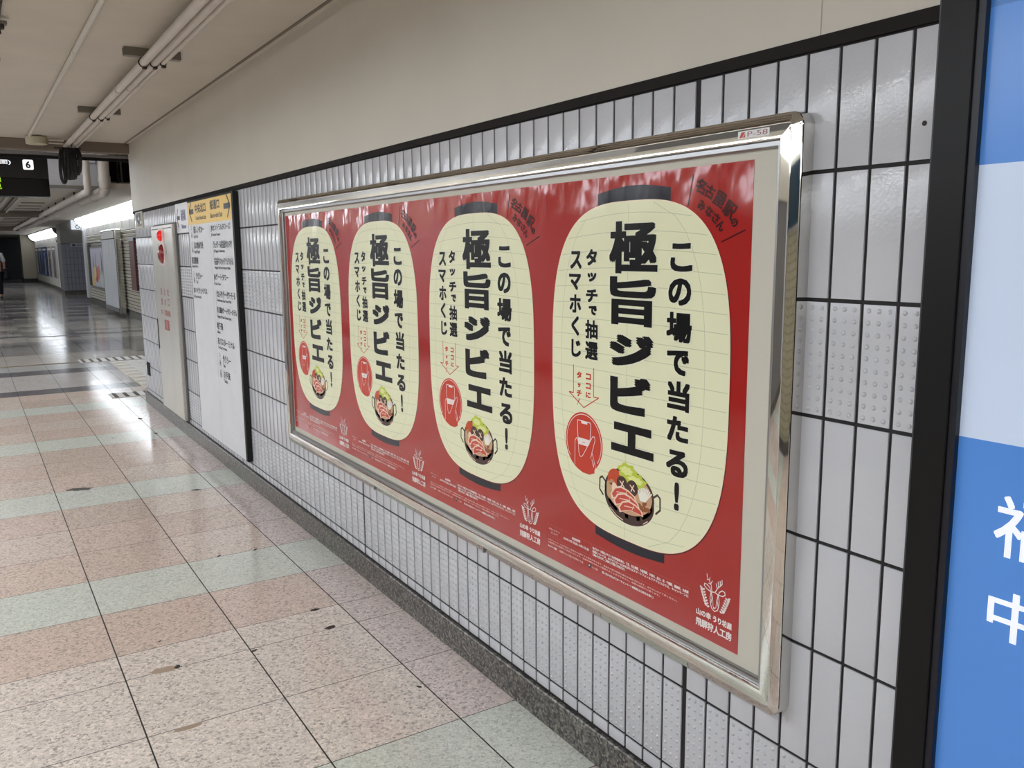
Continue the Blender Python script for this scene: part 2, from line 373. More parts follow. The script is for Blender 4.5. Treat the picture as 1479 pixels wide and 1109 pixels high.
# ------------------------------------------------------------------ SETTING: right wall
ROWS = [.107, .142, .362, .599, .818, 1.056, 1.274, 1.504, 1.716]
DOT_ROWS = (1, 5)
Y_END = 8.44; Y_START = -1.2
def tiled_wall():
    mb = MB()
    mb.box(.004, .3, Y_START, Y_END, 0, 1.74, m_grout)
    ys = []; y = 1.071
    wide = [1.347, 3.252, 5.157, 7.062]
    near = [1.071+.0687*k for k in range(-4, 4)]
    ys = [(near[i], near[i+1]) for i in range(len(near)-1)] + [(near[-1], 1.3425)]
    for a in range(len(wide)):
        s = wide[a]+.0045; e = (wide[a+1] if a+1 < len(wide) else wide[a]+1.905)-.0045
        n = 28; p = (e-s)/n
        ys += [(s+p*k, s+p*(k+1)) for k in range(n)]
    # tiles near the camera end behind the lit panel are not needed
    V = []; F = []; SM = []
    def tile(y0, y1, z0, z1):
        o = len(V); b = .0016
        V.extend([(.004, y0, z0), (.004, y1, z0), (.004, y1, z1), (.004, y0, z1),
                  (.0006, y0, z0), (.0006, y1, z0), (.0006, y1, z1), (.0006, y0, z1),
                  (0, y0+b, z0+b), (0, y1-b, z0+b), (0, y1-b, z1-b), (0, y0+b, z1-b)])
        for k in range(4):
            l = (k+1) % 4
            F.append((o+k, o+4+k, o+4+l, o+l)); F.append((o+4+k, o+8+k, o+8+l, o+4+l))
        F.append((o+8, o+11, o+10, o+9)); SM.extend([False]*9)
    def dot(y, z, r=.0048, h=.0032):
        o = len(V); n = 8
        for rr, hh in ((1, 0), (.72, .62), (.35, .93)):
            for k in range(n): V.append((-h*hh, y+r*rr*math.cos(2*math.pi*k/n), z+r*rr*math.sin(2*math.pi*k/n)))
        V.append((-h, y, z))
        for q in (0, 1):
            for k in range(n): l = (k+1) % n; F.append((o+q*n+k, o+q*n+n+k, o+q*n+n+l, o+q*n+l)); SM.append(True)
        for k in range(n): F.append((o+2*n+k, o+3*n, o+2*n+(k+1) % n)); SM.append(True)
    for y0, y1 in ys:
        if y1 > Y_END: continue
        g = .0037
        for r in range(len(ROWS)-1):
            z0, z1 = ROWS[r]+.0038, ROWS[r+1]-.0038
            if r == 0: z0 = ROWS[0]
            tile(y0+g, y1-g, z0, z1)
            if r in DOT_ROWS and y0 < 7.6:
                n = 10
                for i in range(n):
                    for j in range(3): dot(y0+g+(y1-y0-2*g)*(.17+.33*j), z0+(z1-z0)*(.05+.9*i/(n-1)))
    k = mb.mi(m_tile); o = len(mb.v); mb.v += V; mb.f += [tuple(o+i for i in f) for f in F]; mb.m += [k]*len(F); mb.sm += SM
    # end face of the wall
    for r in range(len(ROWS)-1):
        for c in range(4): mb.box(.004+.07*c+.003, .004+.07*c+.067, Y_END-.001, Y_END+.003, ROWS[r]+.003, ROWS[r+1]-.003, m_tile)
    return mb.build('wall_right', kind='structure')
tiled_wall()
mb = MB(); mb.box(-.002, .3, -1.2, Y_END+.03, 1.74, 3.4, m_cream)
mb.box(-.0026, 0, 1.044, 1.0455, 1.74, 2.33, mat('panel seam', (168, 162, 150), .6))
mb.build('wall_right_upper', kind='structure')
mb = MB(); mb.box(-.004, .28, -1.2, Y_END+.012, 1.7165, 1.7395, m_dark); mb.build('trim_1', kind='structure')
mb = MB(); mb.box(-.012, .3, -1.2, Y_END+.02, 0, .1, m_granite, .003)
mb.box(-.0122, -.0118, 2.9985, 3.0, 0, .1, m_joint); mb.box(-.0122, -.0118, 5.9985, 6.0, 0, .1, m_joint)
mb.build('baseboard_right', kind='structure')
mb = MB(); mb.box(0, .3, -1.2, Y_END+.004, .1, .107, m_grout); mb.build('trim_2', kind='structure')

# ------------------------------------------------------------------ SETTING: ceiling, beam, recess, far walls, opposite wall
mb = MB(); mb.box(-4.6, 0, -3, 8.4, Z_CEIL, 2.42, m_ceil)
mb.box(-.044, -.03, -3, 8.4, Z_CEIL-.004, Z_CEIL, m_beam)
mb.build('ceiling', kind='structure')
mb = MB(); mb.box(-4.6, 0, 8.4, 8.55, 2.245, 3.4, m_beam); mb.build('trim_3', kind='structure')
mb = MB(); mb.box(-4.6, .3, 8.56, 8.62, 2.215, 2.24, m_alu); mb.box(-4.6, .3, 8.6, 8.62, 2.19, 2.215, m_dark)
mb.build('trim_4', kind='structure')
mb = MB(); mb.box(-4.6, 7, 8.4, 16.7, 3.4, 3.5, m_ceil); mb.build('ceiling_recess', kind='structure')
mb = MB(); mb.box(-4.6, .5, 13.9, 14.1, 2.29, 3.4, m_lightgrey); mb.box(.42, .5, 14.1, 16.6, 2.31, 3.4, m_lightgrey); mb.box(-4.6, .45, 13.8, 13.9, 2.29, 2.33, m_strut); mb.build('wall_bulkhead', kind='structure')
mb = MB(); mb.box(.5, 7, 16.55, 16.6, 2.33, 3.4, m_blackm); mb.build('wall_shaft', kind='structure')
mb = MB(); mb.box(-4.6, 1.3, 14.1, 56, 2.31, 2.4, m_ceil); mb.box(.5, 7, 16.6, 19, 2.34, 2.42, m_ceil)
for k in range(16):
    y = 18.2+1.15*k
    mb.box(-.36, .02+.03*k, y, y+.28, 2.302, 2.31, m_beam)
mb.build('ceiling_far', kind='structure')
mb = MB(); mb.box(-4.6, .3, 21.9, 22.1, 2.18, 2.31, m_beam); mb.box(-4.6, .3, 34, 34.2, 2.16, 2.31, m_beam); mb.build('trim_5', kind='structure')

m_far = mat('far wall panel', (205, 202, 194), .45)
mb = MB()
mb.box(1.62, 1.8, 15.2, 27.2, .12, 2.6, m_far)
for k in range(12): mb.box(1.606, 1.62, 15.4+k*1.0, 15.44+k*1.0, 1.92, 2.08, m_lightgrey)
mb.box(1.6, 1.8, 15.2, 27.2, 0, .14, m_granite)
mb.box(1.8, 2.6, 27.0, 27.2, 0, 2.6, m_lightgrey)
mb.build('wall_far', kind='structure')
mb = MB(); mb.box(1.24, 1.62, 15.2, 27.3, 2.36, 2.44, m_far); mb.build('trim_6', kind='structure')
mb = MB(); mb.box(1.56, 1.615, 20, 27.1, 1.63, 1.67, m_chromed, .01); mb.build('trim_7', kind='structure')
# tile pier
def pier():
    mb = MB(); mb.box(1.47, 2.3, 33, 34.2, 0, 2.6, m_midgrey)
    mt = mat('grey pier tile', (150, 152, 164), .3)
    for r in range(7):
        for c in range(7): mb.box(1.475+c*.117, 1.475+c*.117+.105, 32.985, 33, .13+r*.225, .13+r*.225+.212, mt)
    mb.box(1.46, 2.3, 32.97, 34.2, 0, .12, m_granite); mb.box(1.46, 2.3, 32.98, 34.2, 1.74, 2.6, m_beam if 0 else mat('pier upper grey', (150, 148, 142), .6))
    mb.build('wall_pier', kind='structure')
pier()
mb = MB(); mb.box(1.6, 1.8, 34.2, 48, 0, 2.6, m_far); mb.box(1.58, 1.8, 34.2, 48, 0, .14, m_granite)
for k in range(12): mb.box(1.59, 1.6, 34.6+k*1.1, 34.65+k*1.1, 1.8, 2.0, m_lightgrey)
mb.build('wall_far_panel', kind='structure')
mb = MB(); mb.box(1.0, 1.8, 48, 49.2, 0, 2.6, mat('beige column', (150, 142, 124), .6)); mb.box(.98, 1.8, 47.95, 49.2, 0, .2, m_blackm); mb.build('wall_column', kind='structure')
mb = MB(); mb.box(-5, 7, 55.8, 56, 0, 2.6, mat('dim end wall', (74, 76, 82), .5))
mb.box(-5, -.2, 55.7, 55.8, .1, 2.1, mat('glass shopfront dark', (30, 38, 46), .15)); mb.build('wall_end', kind='structure')
mb = MB(); mb.box(7, 7.2, 8, 56, 0, 3.4, m_far); mb.build('wall_passage', kind='structure')
mb = MB(); mb.box(.3, 7, 8.0, 8.3, 0, 3.4, m_far); mb.build('wall_return', kind='structure')
# opposite side of the corridor: beige brick with a cove strip over it
def opposite():
    m = bpy.data.materials.new('beige brick'); m.use_nodes = True; nt = m.node_tree; b = nt.nodes['Principled BSDF']
    g = nt.nodes.new('ShaderNodeNewGeometry'); mp = nt.nodes.new('ShaderNodeMapping'); mp.inputs['Rotation'].default_value = (0, math.pi/2, math.pi/2)
    sp = nt.nodes.new('ShaderNodeSeparateXYZ'); cb = nt.nodes.new('ShaderNodeCombineXYZ'); nt.links.new(g.outputs['Position'], sp.inputs[0])
    nt.links.new(sp.outputs['Y'], cb.inputs[0]); nt.links.new(sp.outputs['Z'], cb.inputs[1])
    br = nt.nodes.new('ShaderNodeTexBrick'); br.inputs['Scale'].default_value = 4; br.inputs['Color1'].default_value = lin((186, 178, 150)); br.inputs['Color2'].default_value = lin((174, 166, 138))
    br.inputs['Mortar'].default_value = lin((60, 54, 44)); br.inputs['Mortar Size'].default_value = .012; nt.links.new(cb.outputs[0], br.inputs['Vector'])
    nt.links.new(br.outputs[0], b.inputs['Base Color']); b.inputs['Roughness'].default_value = .4
    mb = MB(); mb.box(-4.4, -4.2, -3, 3.2, 0, 1.6, m); mb.box(-4.4, -4.2, 3.2, 6.4, 0, 1.75, m_midgrey); mb.box(-4.4, -4.2, 6.4, 56, 0, 1.75, m_lightgrey)
    mb.box(-4.4, -4.19, -3, 3.2, 1.6, 1.75, m_lightgrey); mb.box(-4.4, -4.19, -3, 56, 1.75, 2.6, m_cream); mb.box(-4.4, -4.17, -3, 56, 0, .1, m_granite); mb.box(-4.19, -4.15, -1, 2.6, 1.62, 2.05, mat('dark teal fascia', (26, 52, 66), .3))
    mb.build('wall_left', kind='structure')
    mb = MB(); mb.box(-4.6, .3, -3.2, -3, 0, 2.6, m_cream); mb.build('wall_back', kind='structure')
opposite()

# ------------------------------------------------------------------ LIGHTS (fixtures; recess and far lamps are added)
def ceiling_lamp(x, y, z, lampmat, ln=1.2, wd=.22):
    t = empty('ceiling_light', (x, y, z))
    b = MB(); b.box(-wd/2-.015, wd/2+.015, -ln/2-.02, ln/2+.02, .0, .19 if z < 2.2 else .11, m_white, .004); b.build('housing', t)
    b = MB(); b.box(-wd/2, wd/2, -ln/2, ln/2, -.012, 0, lampmat); b.build('diffuser', t)
    return t
def cove(name, x, ya, yb, zb, zt, dm, side=1, seg=1.2):
    """curved diffuser strip on a wall; side=+1: wall at +X"""
    t = empty(name, (x, ya, zb)); b = MB(); n = 8; pr = []
    for i in range(n+1):
        a = math.pi/2*i/n; pr.append((-side*(.02+.24*math.sin(a)**1.5), (zt-zb)*(1-math.cos(a))))
    L = yb-ya
    vs = [(px, yy, pz) for yy in (0, L) for px, pz in pr]
    fs = [(i, i+1, n+2+i, n+1+i) for i in range(n)]
    b.add(vs, fs if side > 0 else [f[::-1] for f in fs], dm, True); b.build('diffuser', t)
    s = MB(); k = 1
    while k*seg < L:
        s.add([(px*1.03, k*seg+d, pz-.003) for d in (-.04, .04) for px, pz in pr], fs if side > 0 else [f[::-1] for f in fs], m_seam, True); k += 1
    s.build('seam', t)
    h = MB(); h.box(-side*.27, 0, 0, L, zt-zb, zt-zb+.03, m_far); h.build('top_ledge', t)
    e = MB()
    for yy in (-.01, L):
        e.add([(px, yy+d, pz) for d in (0, .01) for px, pz in pr+[(0, zt-zb)]], [tuple(range(n+2)), tuple(range(n+2, 2*n+4))[::-1]], m_midgrey)
    e.build('end_cap', t)
    return t
lab = ['nearest the camera end', 'second from the camera end', 'third from the camera end', 'fourth from the camera end']
for i, y in enumerate((-.8, 1.6, 4.0, 6.4)):
    tag(ceiling_lamp(-2.1, y, 2.14, m_lamp, 2.2), 'long white ceiling lamp out of view on the left, '+lab[i], 'ceiling light', 'ceiling lamps of the corridor')
for i, y in enumerate((10, 12.4)):  # fill lamps added out of view so the bulkhead is lit
    tag(ceiling_lamp(-2.9, y, 3.29, m_fillr), 'added fill lamp inside the open ceiling recess, '+('nearer the beam' if i == 0 else 'nearer the white bulkhead'), 'ceiling light', 'added recess fill lamps')
for i, y in enumerate((17, 24, 30, 38)):  # fill lamps added out of view to lift the far end
    tag(ceiling_lamp(-2.6, y, 2.2, m_fillf), 'added fill lamp on the far low ceiling beyond the recess, '+['first', 'second', 'third', 'fourth'][i]+' from the recess', 'ceiling light', 'added far fill lamps')
tag(cove('wall_light_strip', 1.62, 15.6, 27.1, 2.08, 2.35, m_cover), 'long white curved light strip above the louvred wall beyond the corner', 'wall light')
tag(cove('wall_light_strip', 1.6, 34.4, 47.8, 2.0, 2.27, m_cover), 'second glowing wall strip farther away, left of the tiled pier', 'wall light')
tag(cove('wall_light_strip', -4.19, -2.5, 9, 2.10, 2.31, m_coveropp, -1), 'long light strip on the brick wall opposite the posters', 'wall light')
tag(cove('wall_light_strip', -4.19, 14, 40, 2.10, 2.31, m_coveropp, -1), 'light strip on the opposite wall beyond the recess', 'wall light')

# ------------------------------------------------------------------ the steel poster frame with its board
FY0, FY1, FZ0, FZ1 = 1.050, 4.122, .440, 1.613      # right, left, bottom, top
def poster_board():
    t = empty('poster_board', (0, FY1, FZ0), ONWALL)
    W_, H_ = FY1-FY0, FZ1-FZ0
    def ring(profile, m, name, R=.026, smooth=True):
        path = []
        cs = [((W_, 0), -90), ((W_, H_), 0), ((0, H_), 90), ((0, 0), 180)]
        for (cx, cy), a0 in cs:
            for k in range(9):
                a = math.radians(a0+90*k/8); path.append((cx, cy, math.cos(a), math.sin(a)))
        N = len(path); P = len(profile); vs = []
        for cx, cy, dx, dy in path:
            sx, sy = (1 if cx == 0 else -1), (1 if cy == 0 else -1)
            for d, n in profile:
                q = max(R, d); r = max(R-d, 0)
                vs.append((cx+sx*q+dx*r, cy+sy*q+dy*r, n))
        fs = []
        for i in range(N):
            j = (i+1) % N
            for k in range(P-1): fs.append((i*P+k, j*P+k, j*P+k+1, i*P+k+1))
        b = MB(); b.add(vs, fs, m, smooth)
        return b.build(name, t, sharp=14)
    pr = [(0, -.001), (0, .029), (.0008, .0308), (.0022, .0318), (.0180, .0378), (.0192, .0386), (.0204, .0380), (.0222, .0376), (.0440, .0376), (.0462, .0362), (.047, .034), (.047, .02)]
    f = ring(pr, m_chrome, 'frame_moulding')
    tag(f, 'polished steel moulding')
    ring([(.047, .0275), (.048, .0285), (.0565, .0285), (.0575, .0275), (.0595, .024), (.0595, .010)], m_alu, 'inner_frame', smooth=False)
    b = MB(); b.box(.02, W_-.02, .02, H_-.02, .0, .0155, m_paper); b.build('backing_board', t)
    s = MB(); y0 = FY1-1.198; y1 = FY1-1.121; z0 = 1.5775-FZ0
    s.add([(y0, z0-.0015, .0379), (y1, z0-.0015, .0379), (y1, z0+.0125, .0379), (y0, z0+.0125, .0379)], [(0, 1, 2, 3)], m_white)
    red = mat('sticker red', (196, 84, 74), .5); rg = mat('sticker grey red', (160, 100, 104), .5)
    k = MB()
    k.poly([(.004, .002), (.011, .002), (.018, .012), (.009, .012)], .0, red); k.poly([(.0125, .002), (.018, .002), (.0185, .010)], 0, red)
    line(k, 'P-58', .024, .0025, .0095, .0, rg, width=.049)
    base = z0-.0015; sl = (.0380-.0372)/.014
    s.add([(y0+x, base+y*.98, .0381) for x, y, n in k.v], k.f, red)
    s.m[-len(k.f):] = [s.mi(red) if m == 0 else s.mi(rg) for m in k.m]
    s.build('number_sticker', t)
    for yy in (2.2, 3.05):   # joints of the bottom rail
        j = MB(); j.box(FY1-yy-.004, FY1-yy+.004, -.0006, .0170, .02, .0379, m_alu); j.build('joint_clip', t)
    tag(t, 'long polished steel frame with cream board holding four red posters on the tiled wall', 'poster frame')
poster_board()

# ------------------------------------------------------------------ the four posters
PW, PH = .7196, 1.0159
def make_poster():
    red = poster_mat('poster red', (172, 32, 27), .09, .7); cap = poster_mat('lantern cap', (40, 40, 50), .22, .3); body = poster_mat('lantern paper', (240, 241, 204))
    rim = poster_mat('lantern rim', (250, 236, 206)); grid = poster_mat('lantern ribs', (208, 212, 178)); ink = poster_mat('lettering black', (16, 15, 16), .25, .25)
    halo = poster_mat('lettering halo', (240, 241, 214)); wht = poster_mat('print white', (246, 232, 228)); dred = poster_mat('dark red ink', (66, 12, 14)); ored = poster_mat('orange red', (206, 62, 40))
    edge = poster_mat('lantern edge', (84, 26, 24))
    P = lambda u, v: (u*PW, v*PH)
    root = MB(); root.box(0, PW, 0, PH, 0, .0006, red); root = root.build('lantern_poster')
    root.matrix_world = ONWALL
    N = .0006
    # lantern
    b = MB()
    cp = [P(.325, .90)]+[P(.325+(.354)*k/12, .9635+.0125*math.sin(math.pi*k/12)) for k in range(13)]+[P(.679, .90)]
    b.poly(cp, N+.0001, cap)
    b.poly([P(.324, .2)]+[P(.324+.358*k/12, .1275-.0095*math.sin(math.pi*k/12)) for k in range(13)]+[P(.682, .2)], N+.0001, cap)
    def sup(du, cx=.499, cy=.543, n_=3.1, N_=120):
        o = []
        for i in range(N_):
            a = 2*math.pi*i/N_; c, s = math.cos(a), math.sin(a)
            o.append((cx*PW+math.copysign(abs(c)**(2/n_), c)*(.437*PW+du), cy*PH+math.copysign(abs(s)**(2/n_), s)*(.399*PH+du)))
        return o
    b.poly([(x+.0018, y-.0018) for x, y in sup(.0015)], N+.0002, edge)
    b.poly(sup(.001), N+.0003, rim); b.poly(sup(-.0018), N+.0004, body)
    for i in range(19):
        v = .908-.0405*i; hw = .437*max(0, 1-abs((v-.543)/.399)**3.1)**(1/3.1)-.006
        amp = .030*(v-.543)/.399
        pts = [P(.499+hw*(2*k/16-1), v+amp*(1-(2*k/16-1)**2)*.55-amp*.25) for k in range(17)]
        pts = [(x, y) for x, y in pts if abs((x/PW-.499)/.434)**3.1+abs((y/PH-.543)/.396)**3.1 < 1]
        if len(pts) > 2: b.stroke(pts, .0016, N+.0005, grid, dots=False)
    for c in (-.36, 0, .36):
        pts = []
        for k in range(25):
            v = .15+.786*k/24; s_ = 1-abs((v-.543)/.399)**2.6
            pts.append(P(.499-.02+c*max(s_, 0)**.33 if c else .485, v))
        pts = [(x, y) for x, y in pts if abs((x/PW-.499)/.434)**3.1+abs((y/PH-.543)/.396)**3.1 < 1]
        b.stroke(pts, .0015, N+.0005, grid, dots=False)
    b.build('lantern_print', root)
    # lettering
    L = MB(); n = N+.0007
    def ch(c, u0, v0, u1, v1, bold):
        (x0, y0), (x1, y1) = P(u0, v0), P(u1, v1)
        bx, by = bold if isinstance(bold, tuple) else (bold, bold)
        put(L, c, x0-.0022, y0-.0022, x1+.0022, y1+.0022, n, halo, (bx+.0022, by+.0022))
        put(L, c, x0, y0, x1, y1, n+.0003, ink, bold)
    for c, *q in [('極', .390, .779, .627, .898), ('旨', .395, .660, .623, .772), ('ジ', .395, .563, .615, .640), ('ビ', .400, .453, .605, .543), ('エ', .409, .356, .624, .428)]: ch(c, *q, {'極': (.0058, .0036), '旨': (.0062, .0032)}.get(c, (.0068, .0056)))
    for c, *q in [('こ', .684, .786, .778, .846), ('の', .678, .714, .776, .772), ('場', .672, .635, .782, .700), ('で', .677, .564, .774, .619), ('当', .682, .486, .780, .551), ('た', .683, .417, .778, .473), ('る', .682, .338, .780, .398), ('!', .722, .262, .744, .326)]: ch(c, *q, .0028)
    for c, *q in [('タ', .265, .796, .324, .835), ('ッ', .272, .757, .322, .779), ('チ', .264, .707, .329, .739), ('で', .280, .676, .325, .699), ('抽', .261, .618, .331, .664), ('選', .261, .566, .332, .611),
                  ('ス', .172, .787, .238, .831), ('マ', .165, .735, .235, .775), ('ホ', .168, .678, .236, .724), ('く', .180, .621, .225, .670), ('じ', .180, .567, .236, .611)]: ch(c, *q, .0019)
    for c, u, v, s, a in [('名', .804, .960, .030, -.42), ('古', .841, .947, .028, -.45), ('屋', .879, .931, .032, -.5), ('駅', .917, .909, .033, -.6), ('の', .936, .884, .017, -.8),
                          ('み', .809, .921, .021, -.40), ('な', .839, .908, .021, -.5), ('さ', .866, .894, .021, -.6), ('ん', .886, .879, .021, -.7)]:
        x, y = P(u, v); put(L, c, x-s/2, y-s/2, x+s/2, y+s/2, n, dred, .0009, a)
    L.stroke([P(.772, .984), P(.753, .922)], .0028, n, dred); L.stroke([P(.976, .869), P(.891, .847)], .0028, n, dred)
    L.build('lettering', root)
    # arrow and phone emblem
    b = MB(); n = N+.0007
    b.stroke([P(.192, .546), P(.192, .4745), P(.166, .4745), P(.254, .442), P(.338, .4745), P(.310, .4745), P(.310, .546)], .0026, n, ored)
    for i, c in enumerate('ココに'):
        x, y = P(.268, .522-.0235*i); put(b, c, x-.002, y-.0075 if c != 'に' else y-.006, x+.018, y+.0085, n, ored, .0009)
    for i, c in enumerate('タッチ!'):
        x, y = P(.212, .522-.0235*i); dx = .004 if c == 'ッ' else 0
        if c == '!': put(b, c, x+.006, y-.007, x+.009, y+.013, n, ored, .0006, -.5)
        else: put(b, c, x+dx, y-.0075, x+.020-dx, y+.0095-dx*1.5, n, ored, .0009)
    cx, cy = P(.254, .353)
    b.ell(cx, cy, .0795, .0795, n-.0001, rim, 48); b.ell(cx, cy, .078, .078, n, ored, 48); 
    pts = [(cx+.0725*math.cos(t), cy+.0725*math.sin(t)) for t in [math.radians(-38+256*k/40) for k in range(41)]]
    b.stroke(pts, .0018, n+.0001, wht, dots=False)
    # hand holding a phone, drawn in white lines
    b.poly([P(.202, .30), P(.202, .355), P(.222, .36), P(.235, .315), P(.255, .316), P(.306, .372), P(.322, .368), P(.303, .333), P(.318, .30), P(.318, .282), P(.29, .274), P(.25, .274), P(.215, .281)], n+.00015, ored)
    b.stroke([P(.222, .352), P(.212, .36), P(.203, .352), P(.202, .289)], .0018, n+.0002, wht)
    b.stroke([P(.222, .352), P(.226, .325), P(.232, .315), P(.240, .3135), P(.250, .319), P(.285, .353), P(.306, .374), P(.317, .374), P(.320, .366), P(.303, .333), P(.296, .318)], .0018, n+.0002, wht)
    b.stroke([P(.303, .333), P(.316, .312), P(.313, .300)], .0018, n+.0002, wht); b.stroke([P(.313, .318), P(.322, .300), P(.324, .285), P(.318, .279)], .0018, n+.0002, wht); b.stroke([P(.303, .315), P(.312, .296)], .0018, n+.0002, wht)
    b.stroke([P(.222, .352), P(.216, .40), P(.219, .407), P(.291, .407), P(.296, .400), P(.291, .360)], .0022, n+.0002, wht)
    b.poly([P(.222, .3625), P(.290, .3625), P(.288, .352), P(.278, .345), P(.2225, .345)], n+.00025, wht); b.rect(*P(.240, .4005), *P(.275, .406), n+.0002, wht)
    b.stroke([P(.248, .353), P(.262, .353)], .0015, n+.0003, ored)
    b.build('phone_emblem', root)
    # hot pot
    b = MB(); n = N+.0007
    pot = poster_mat('pot brown', (70, 50, 44)); soup = poster_mat('soup', (214, 168, 132)); meat = poster_mat('meat red', (208, 84, 70)); fat = poster_mat('fat', (246, 214, 190)); green = poster_mat('cabbage', (196, 212, 72)); green2 = poster_mat('cabbage light', (232, 238, 150))
    car = poster_mat('carrot', (200, 76, 42)); mush = poster_mat('mushroom', (74, 48, 40)); eno = poster_mat('enoki', (248, 246, 230)); burd = poster_mat('burdock', (206, 166, 120)); brn = poster_mat('brown bits', (150, 90, 56))
    cx, cy = P(.503, .262)
    b.ell(cx, cy-.012, .096, .068, n-.0001, halo, 40); b.ell(cx, cy-.016, .092, .062, n, pot, 40); b.ell(cx, cy-.002, .092, .062, n, pot, 40); b.ell(cx, cy, .084, .053, n+.0001, soup, 40)
    for s in (-1, 1): b.stroke([(cx+s*.088, cy+.010), (cx+s*.102, cy+.020), (cx+s*.111, cy+.014), (cx+s*.112, cy-.014), (cx+s*.098, cy-.026)], .005, n, pot)
    b.stroke([(cx-.07, cy-.052), (cx-.045, cy-.066), (cx-.02, cy-.072)], .0022, n+.0002, fat); b.stroke([(cx+.055, cy-.062), (cx+.07, cy-.052)], .0022, n+.0002, fat)
    b.ell(cx-.055, cy+.028, .026, .021, n+.0002, car, rot=.5); b.ell(cx-.066, cy-.004, .017, .026, n+.0002, burd, rot=-.3); b.ell(cx-.05, cy-.006, .012, .022, n+.0003, fat, rot=.3)
    r = random.Random(5)
    def leafy(x, y, rx, ry, m, nn):
        b.poly([(x+rx*(1+.14*math.sin(7*t))*math.cos(t), y+ry*(1+.14*math.sin(7*t+1))*math.sin(t)) for t in [2*math.pi*i/40 for i in range(40)]], nn, m)
    leafy(cx-.005, cy+.052, .034, .020, green, n+.0003); leafy(cx+.022, cy+.036, .040, .019, green, n+.0004); leafy(cx-.008, cy+.054, .022, .010, green2, n+.0005); leafy(cx+.024, cy+.037, .026, .009, green2, n+.0005)
    for dx, dy in ((-.024, .018), (.014, .016)):
        b.ell(cx+dx, cy+dy, .0205, .0195, n+.0006, mush); b.stroke([(cx+dx-.008, cy+dy+.006), (cx+dx+.008, cy+dy-.006)], .0032, n+.0007, fat); b.stroke([(cx+dx-.004, cy+dy-.008), (cx+dx+.005, cy+dy+.008)], .0032, n+.0007, fat)
    for i in range(9): b.stroke([(cx+.044+.002*i, cy-.006), (cx+.036+.0058*i, cy+.016+.010*math.sin(i*.38))], .0042, n+.0008, eno)
    for i in range(8): b.ell(cx+.040+r.random()*.034, cy-.012-r.random()*.016, .008, .005, n+.0005, brn, 10, r.random()*3)
    def slice_(x, y, s, nn):
        q = [(-.05, -.006), (-.036, .012), (-.012, .020), (.016, .016), (.04, .006), (.046, -.006), (.02, -.004), (-.004, -.002), (-.028, -.010), (-.044, -.016)]
        b.poly([(x+a*s*1.06, y+c*s*1.14) for a, c in q], nn, fat); b.poly([(x+a*s*.93, y+c*s*.86+.0006) for a, c in q], nn+.0001, meat)
        b.stroke([(x-.028*s, y+.004*s), (x-.008*s, y+.006*s), (x+.012*s, y+.008*s)], .0022, nn+.0002, fat); b.stroke([(x+.004*s, y), (x+.010*s, y+.014*s)], .0018, nn+.0002, fat)
    slice_(cx-.016, cy-.010, .98, n+.0009); slice_(cx-.004, cy-.024, .98, n+.0012); slice_(cx+.012, cy-.038, .92, n+.0015)
    b.build('hotpot_print', root)
    # deer emblem with its two lines of lettering
    b = MB(); n = N+.0007; s_ = .0022
    def S(pts, wd=s_, closed=False): b.stroke([P(*q) for q in pts], wd, n, wht, closed)
    S([(.889, .111), (.886, .098), (.888, .086), (.893, .076), (.905, .071), (.917, .076), (.922, .086), (.923, .098), (.919, .111), (.904, .1135)], closed=True)
    S([(.889, .111), (.894, .098), (.890, .086)], .0018); S([(.919, .111), (.915, .098), (.919, .086)], .0018); S([(.892, .110), (.897, .096), (.899, .081), (.905, .077), (.911, .081), (.913, .096), (.917, .110)], .0014)
    b.ell(*P(.903, .078), .003, .0022, n, wht, 10)
    S([(.889, .111), (.872, .114), (.861, .119), (.862, .124), (.872, .124), (.884, .119)], closed=True); S([(.919, .111), (.936, .112), (.946, .117), (.944, .123), (.934, .124), (.923, .118)], closed=True)
    S([(.893, .113), (.889, .126), (.882, .134), (.873, .139), (.871, .147)]); S([(.889, .127), (.879, .128)]); S([(.888, .129), (.893, .136)]); S([(.881, .135), (.884, .142)]); S([(.877, .137), (.872, .134)])
    S([(.906, .1135), (.914, .124), (.924, .131), (.933, .138), (.932, .147)]); S([(.914, .124), (.909, .134)]); S([(.919, .128), (.917, .140)]); S([(.926, .133), (.925, .143)])
    for sg, c in ((-1, .905), (1, .905)):
        for i in range(7):
            t = i/6; u = c+sg*(.052-.02*t*t-.004*math.sin(t*3)); v = .112-.034*t
            b.ell(*P(u+sg*.005, v), .0045, .0024, n, wht, 10, sg*.6); b.ell(*P(u-sg*.006, v-.002), .0038, .0022, n, wht, 10, -sg*.5)
        S([(c+sg*.052, .113), (c+sg*.049, .095), (c+sg*.031, .077)], .0012)
    for t, u0, v0, u1, v1 in [('山の幸', .830, .047, .892, .062), ('うり坊屋', .900, .047, .976, .062), ('飛騨狩人工房', .829, .022, .976, .041)]:
        (x0, y0), (x1, y1) = P(u0, v0), P(u1, v1); put(b, t, x0, y0, x1, y1, n, wht, .0006, k=4)
    b.build('deer_emblem', root)
    # fine print
    b = MB(); n = N+.0007; pale = poster_mat('fine print', (232, 176, 168)); line_ = poster_mat('fine line', (206, 96, 88))
    def fp(t, u, v, h, u1=None, m=pale, bd=.00025): line(b, t, u*PW, v*PH, h, n, m, bd, None if u1 is None else (u1-u)*PW)
    def frame(u0, v0, u1, v1): b.stroke([P(u0, v0), P(u1, v0), P(u1, v1), P(u0, v1)], .0007, n, line_, True, dots=False)
    frame(.028, .066, .117, .096); b.stroke([P(.122, .066), P(.122, .096), P(.296, .096), P(.296, .066)], .0007, n, line_, dots=False)
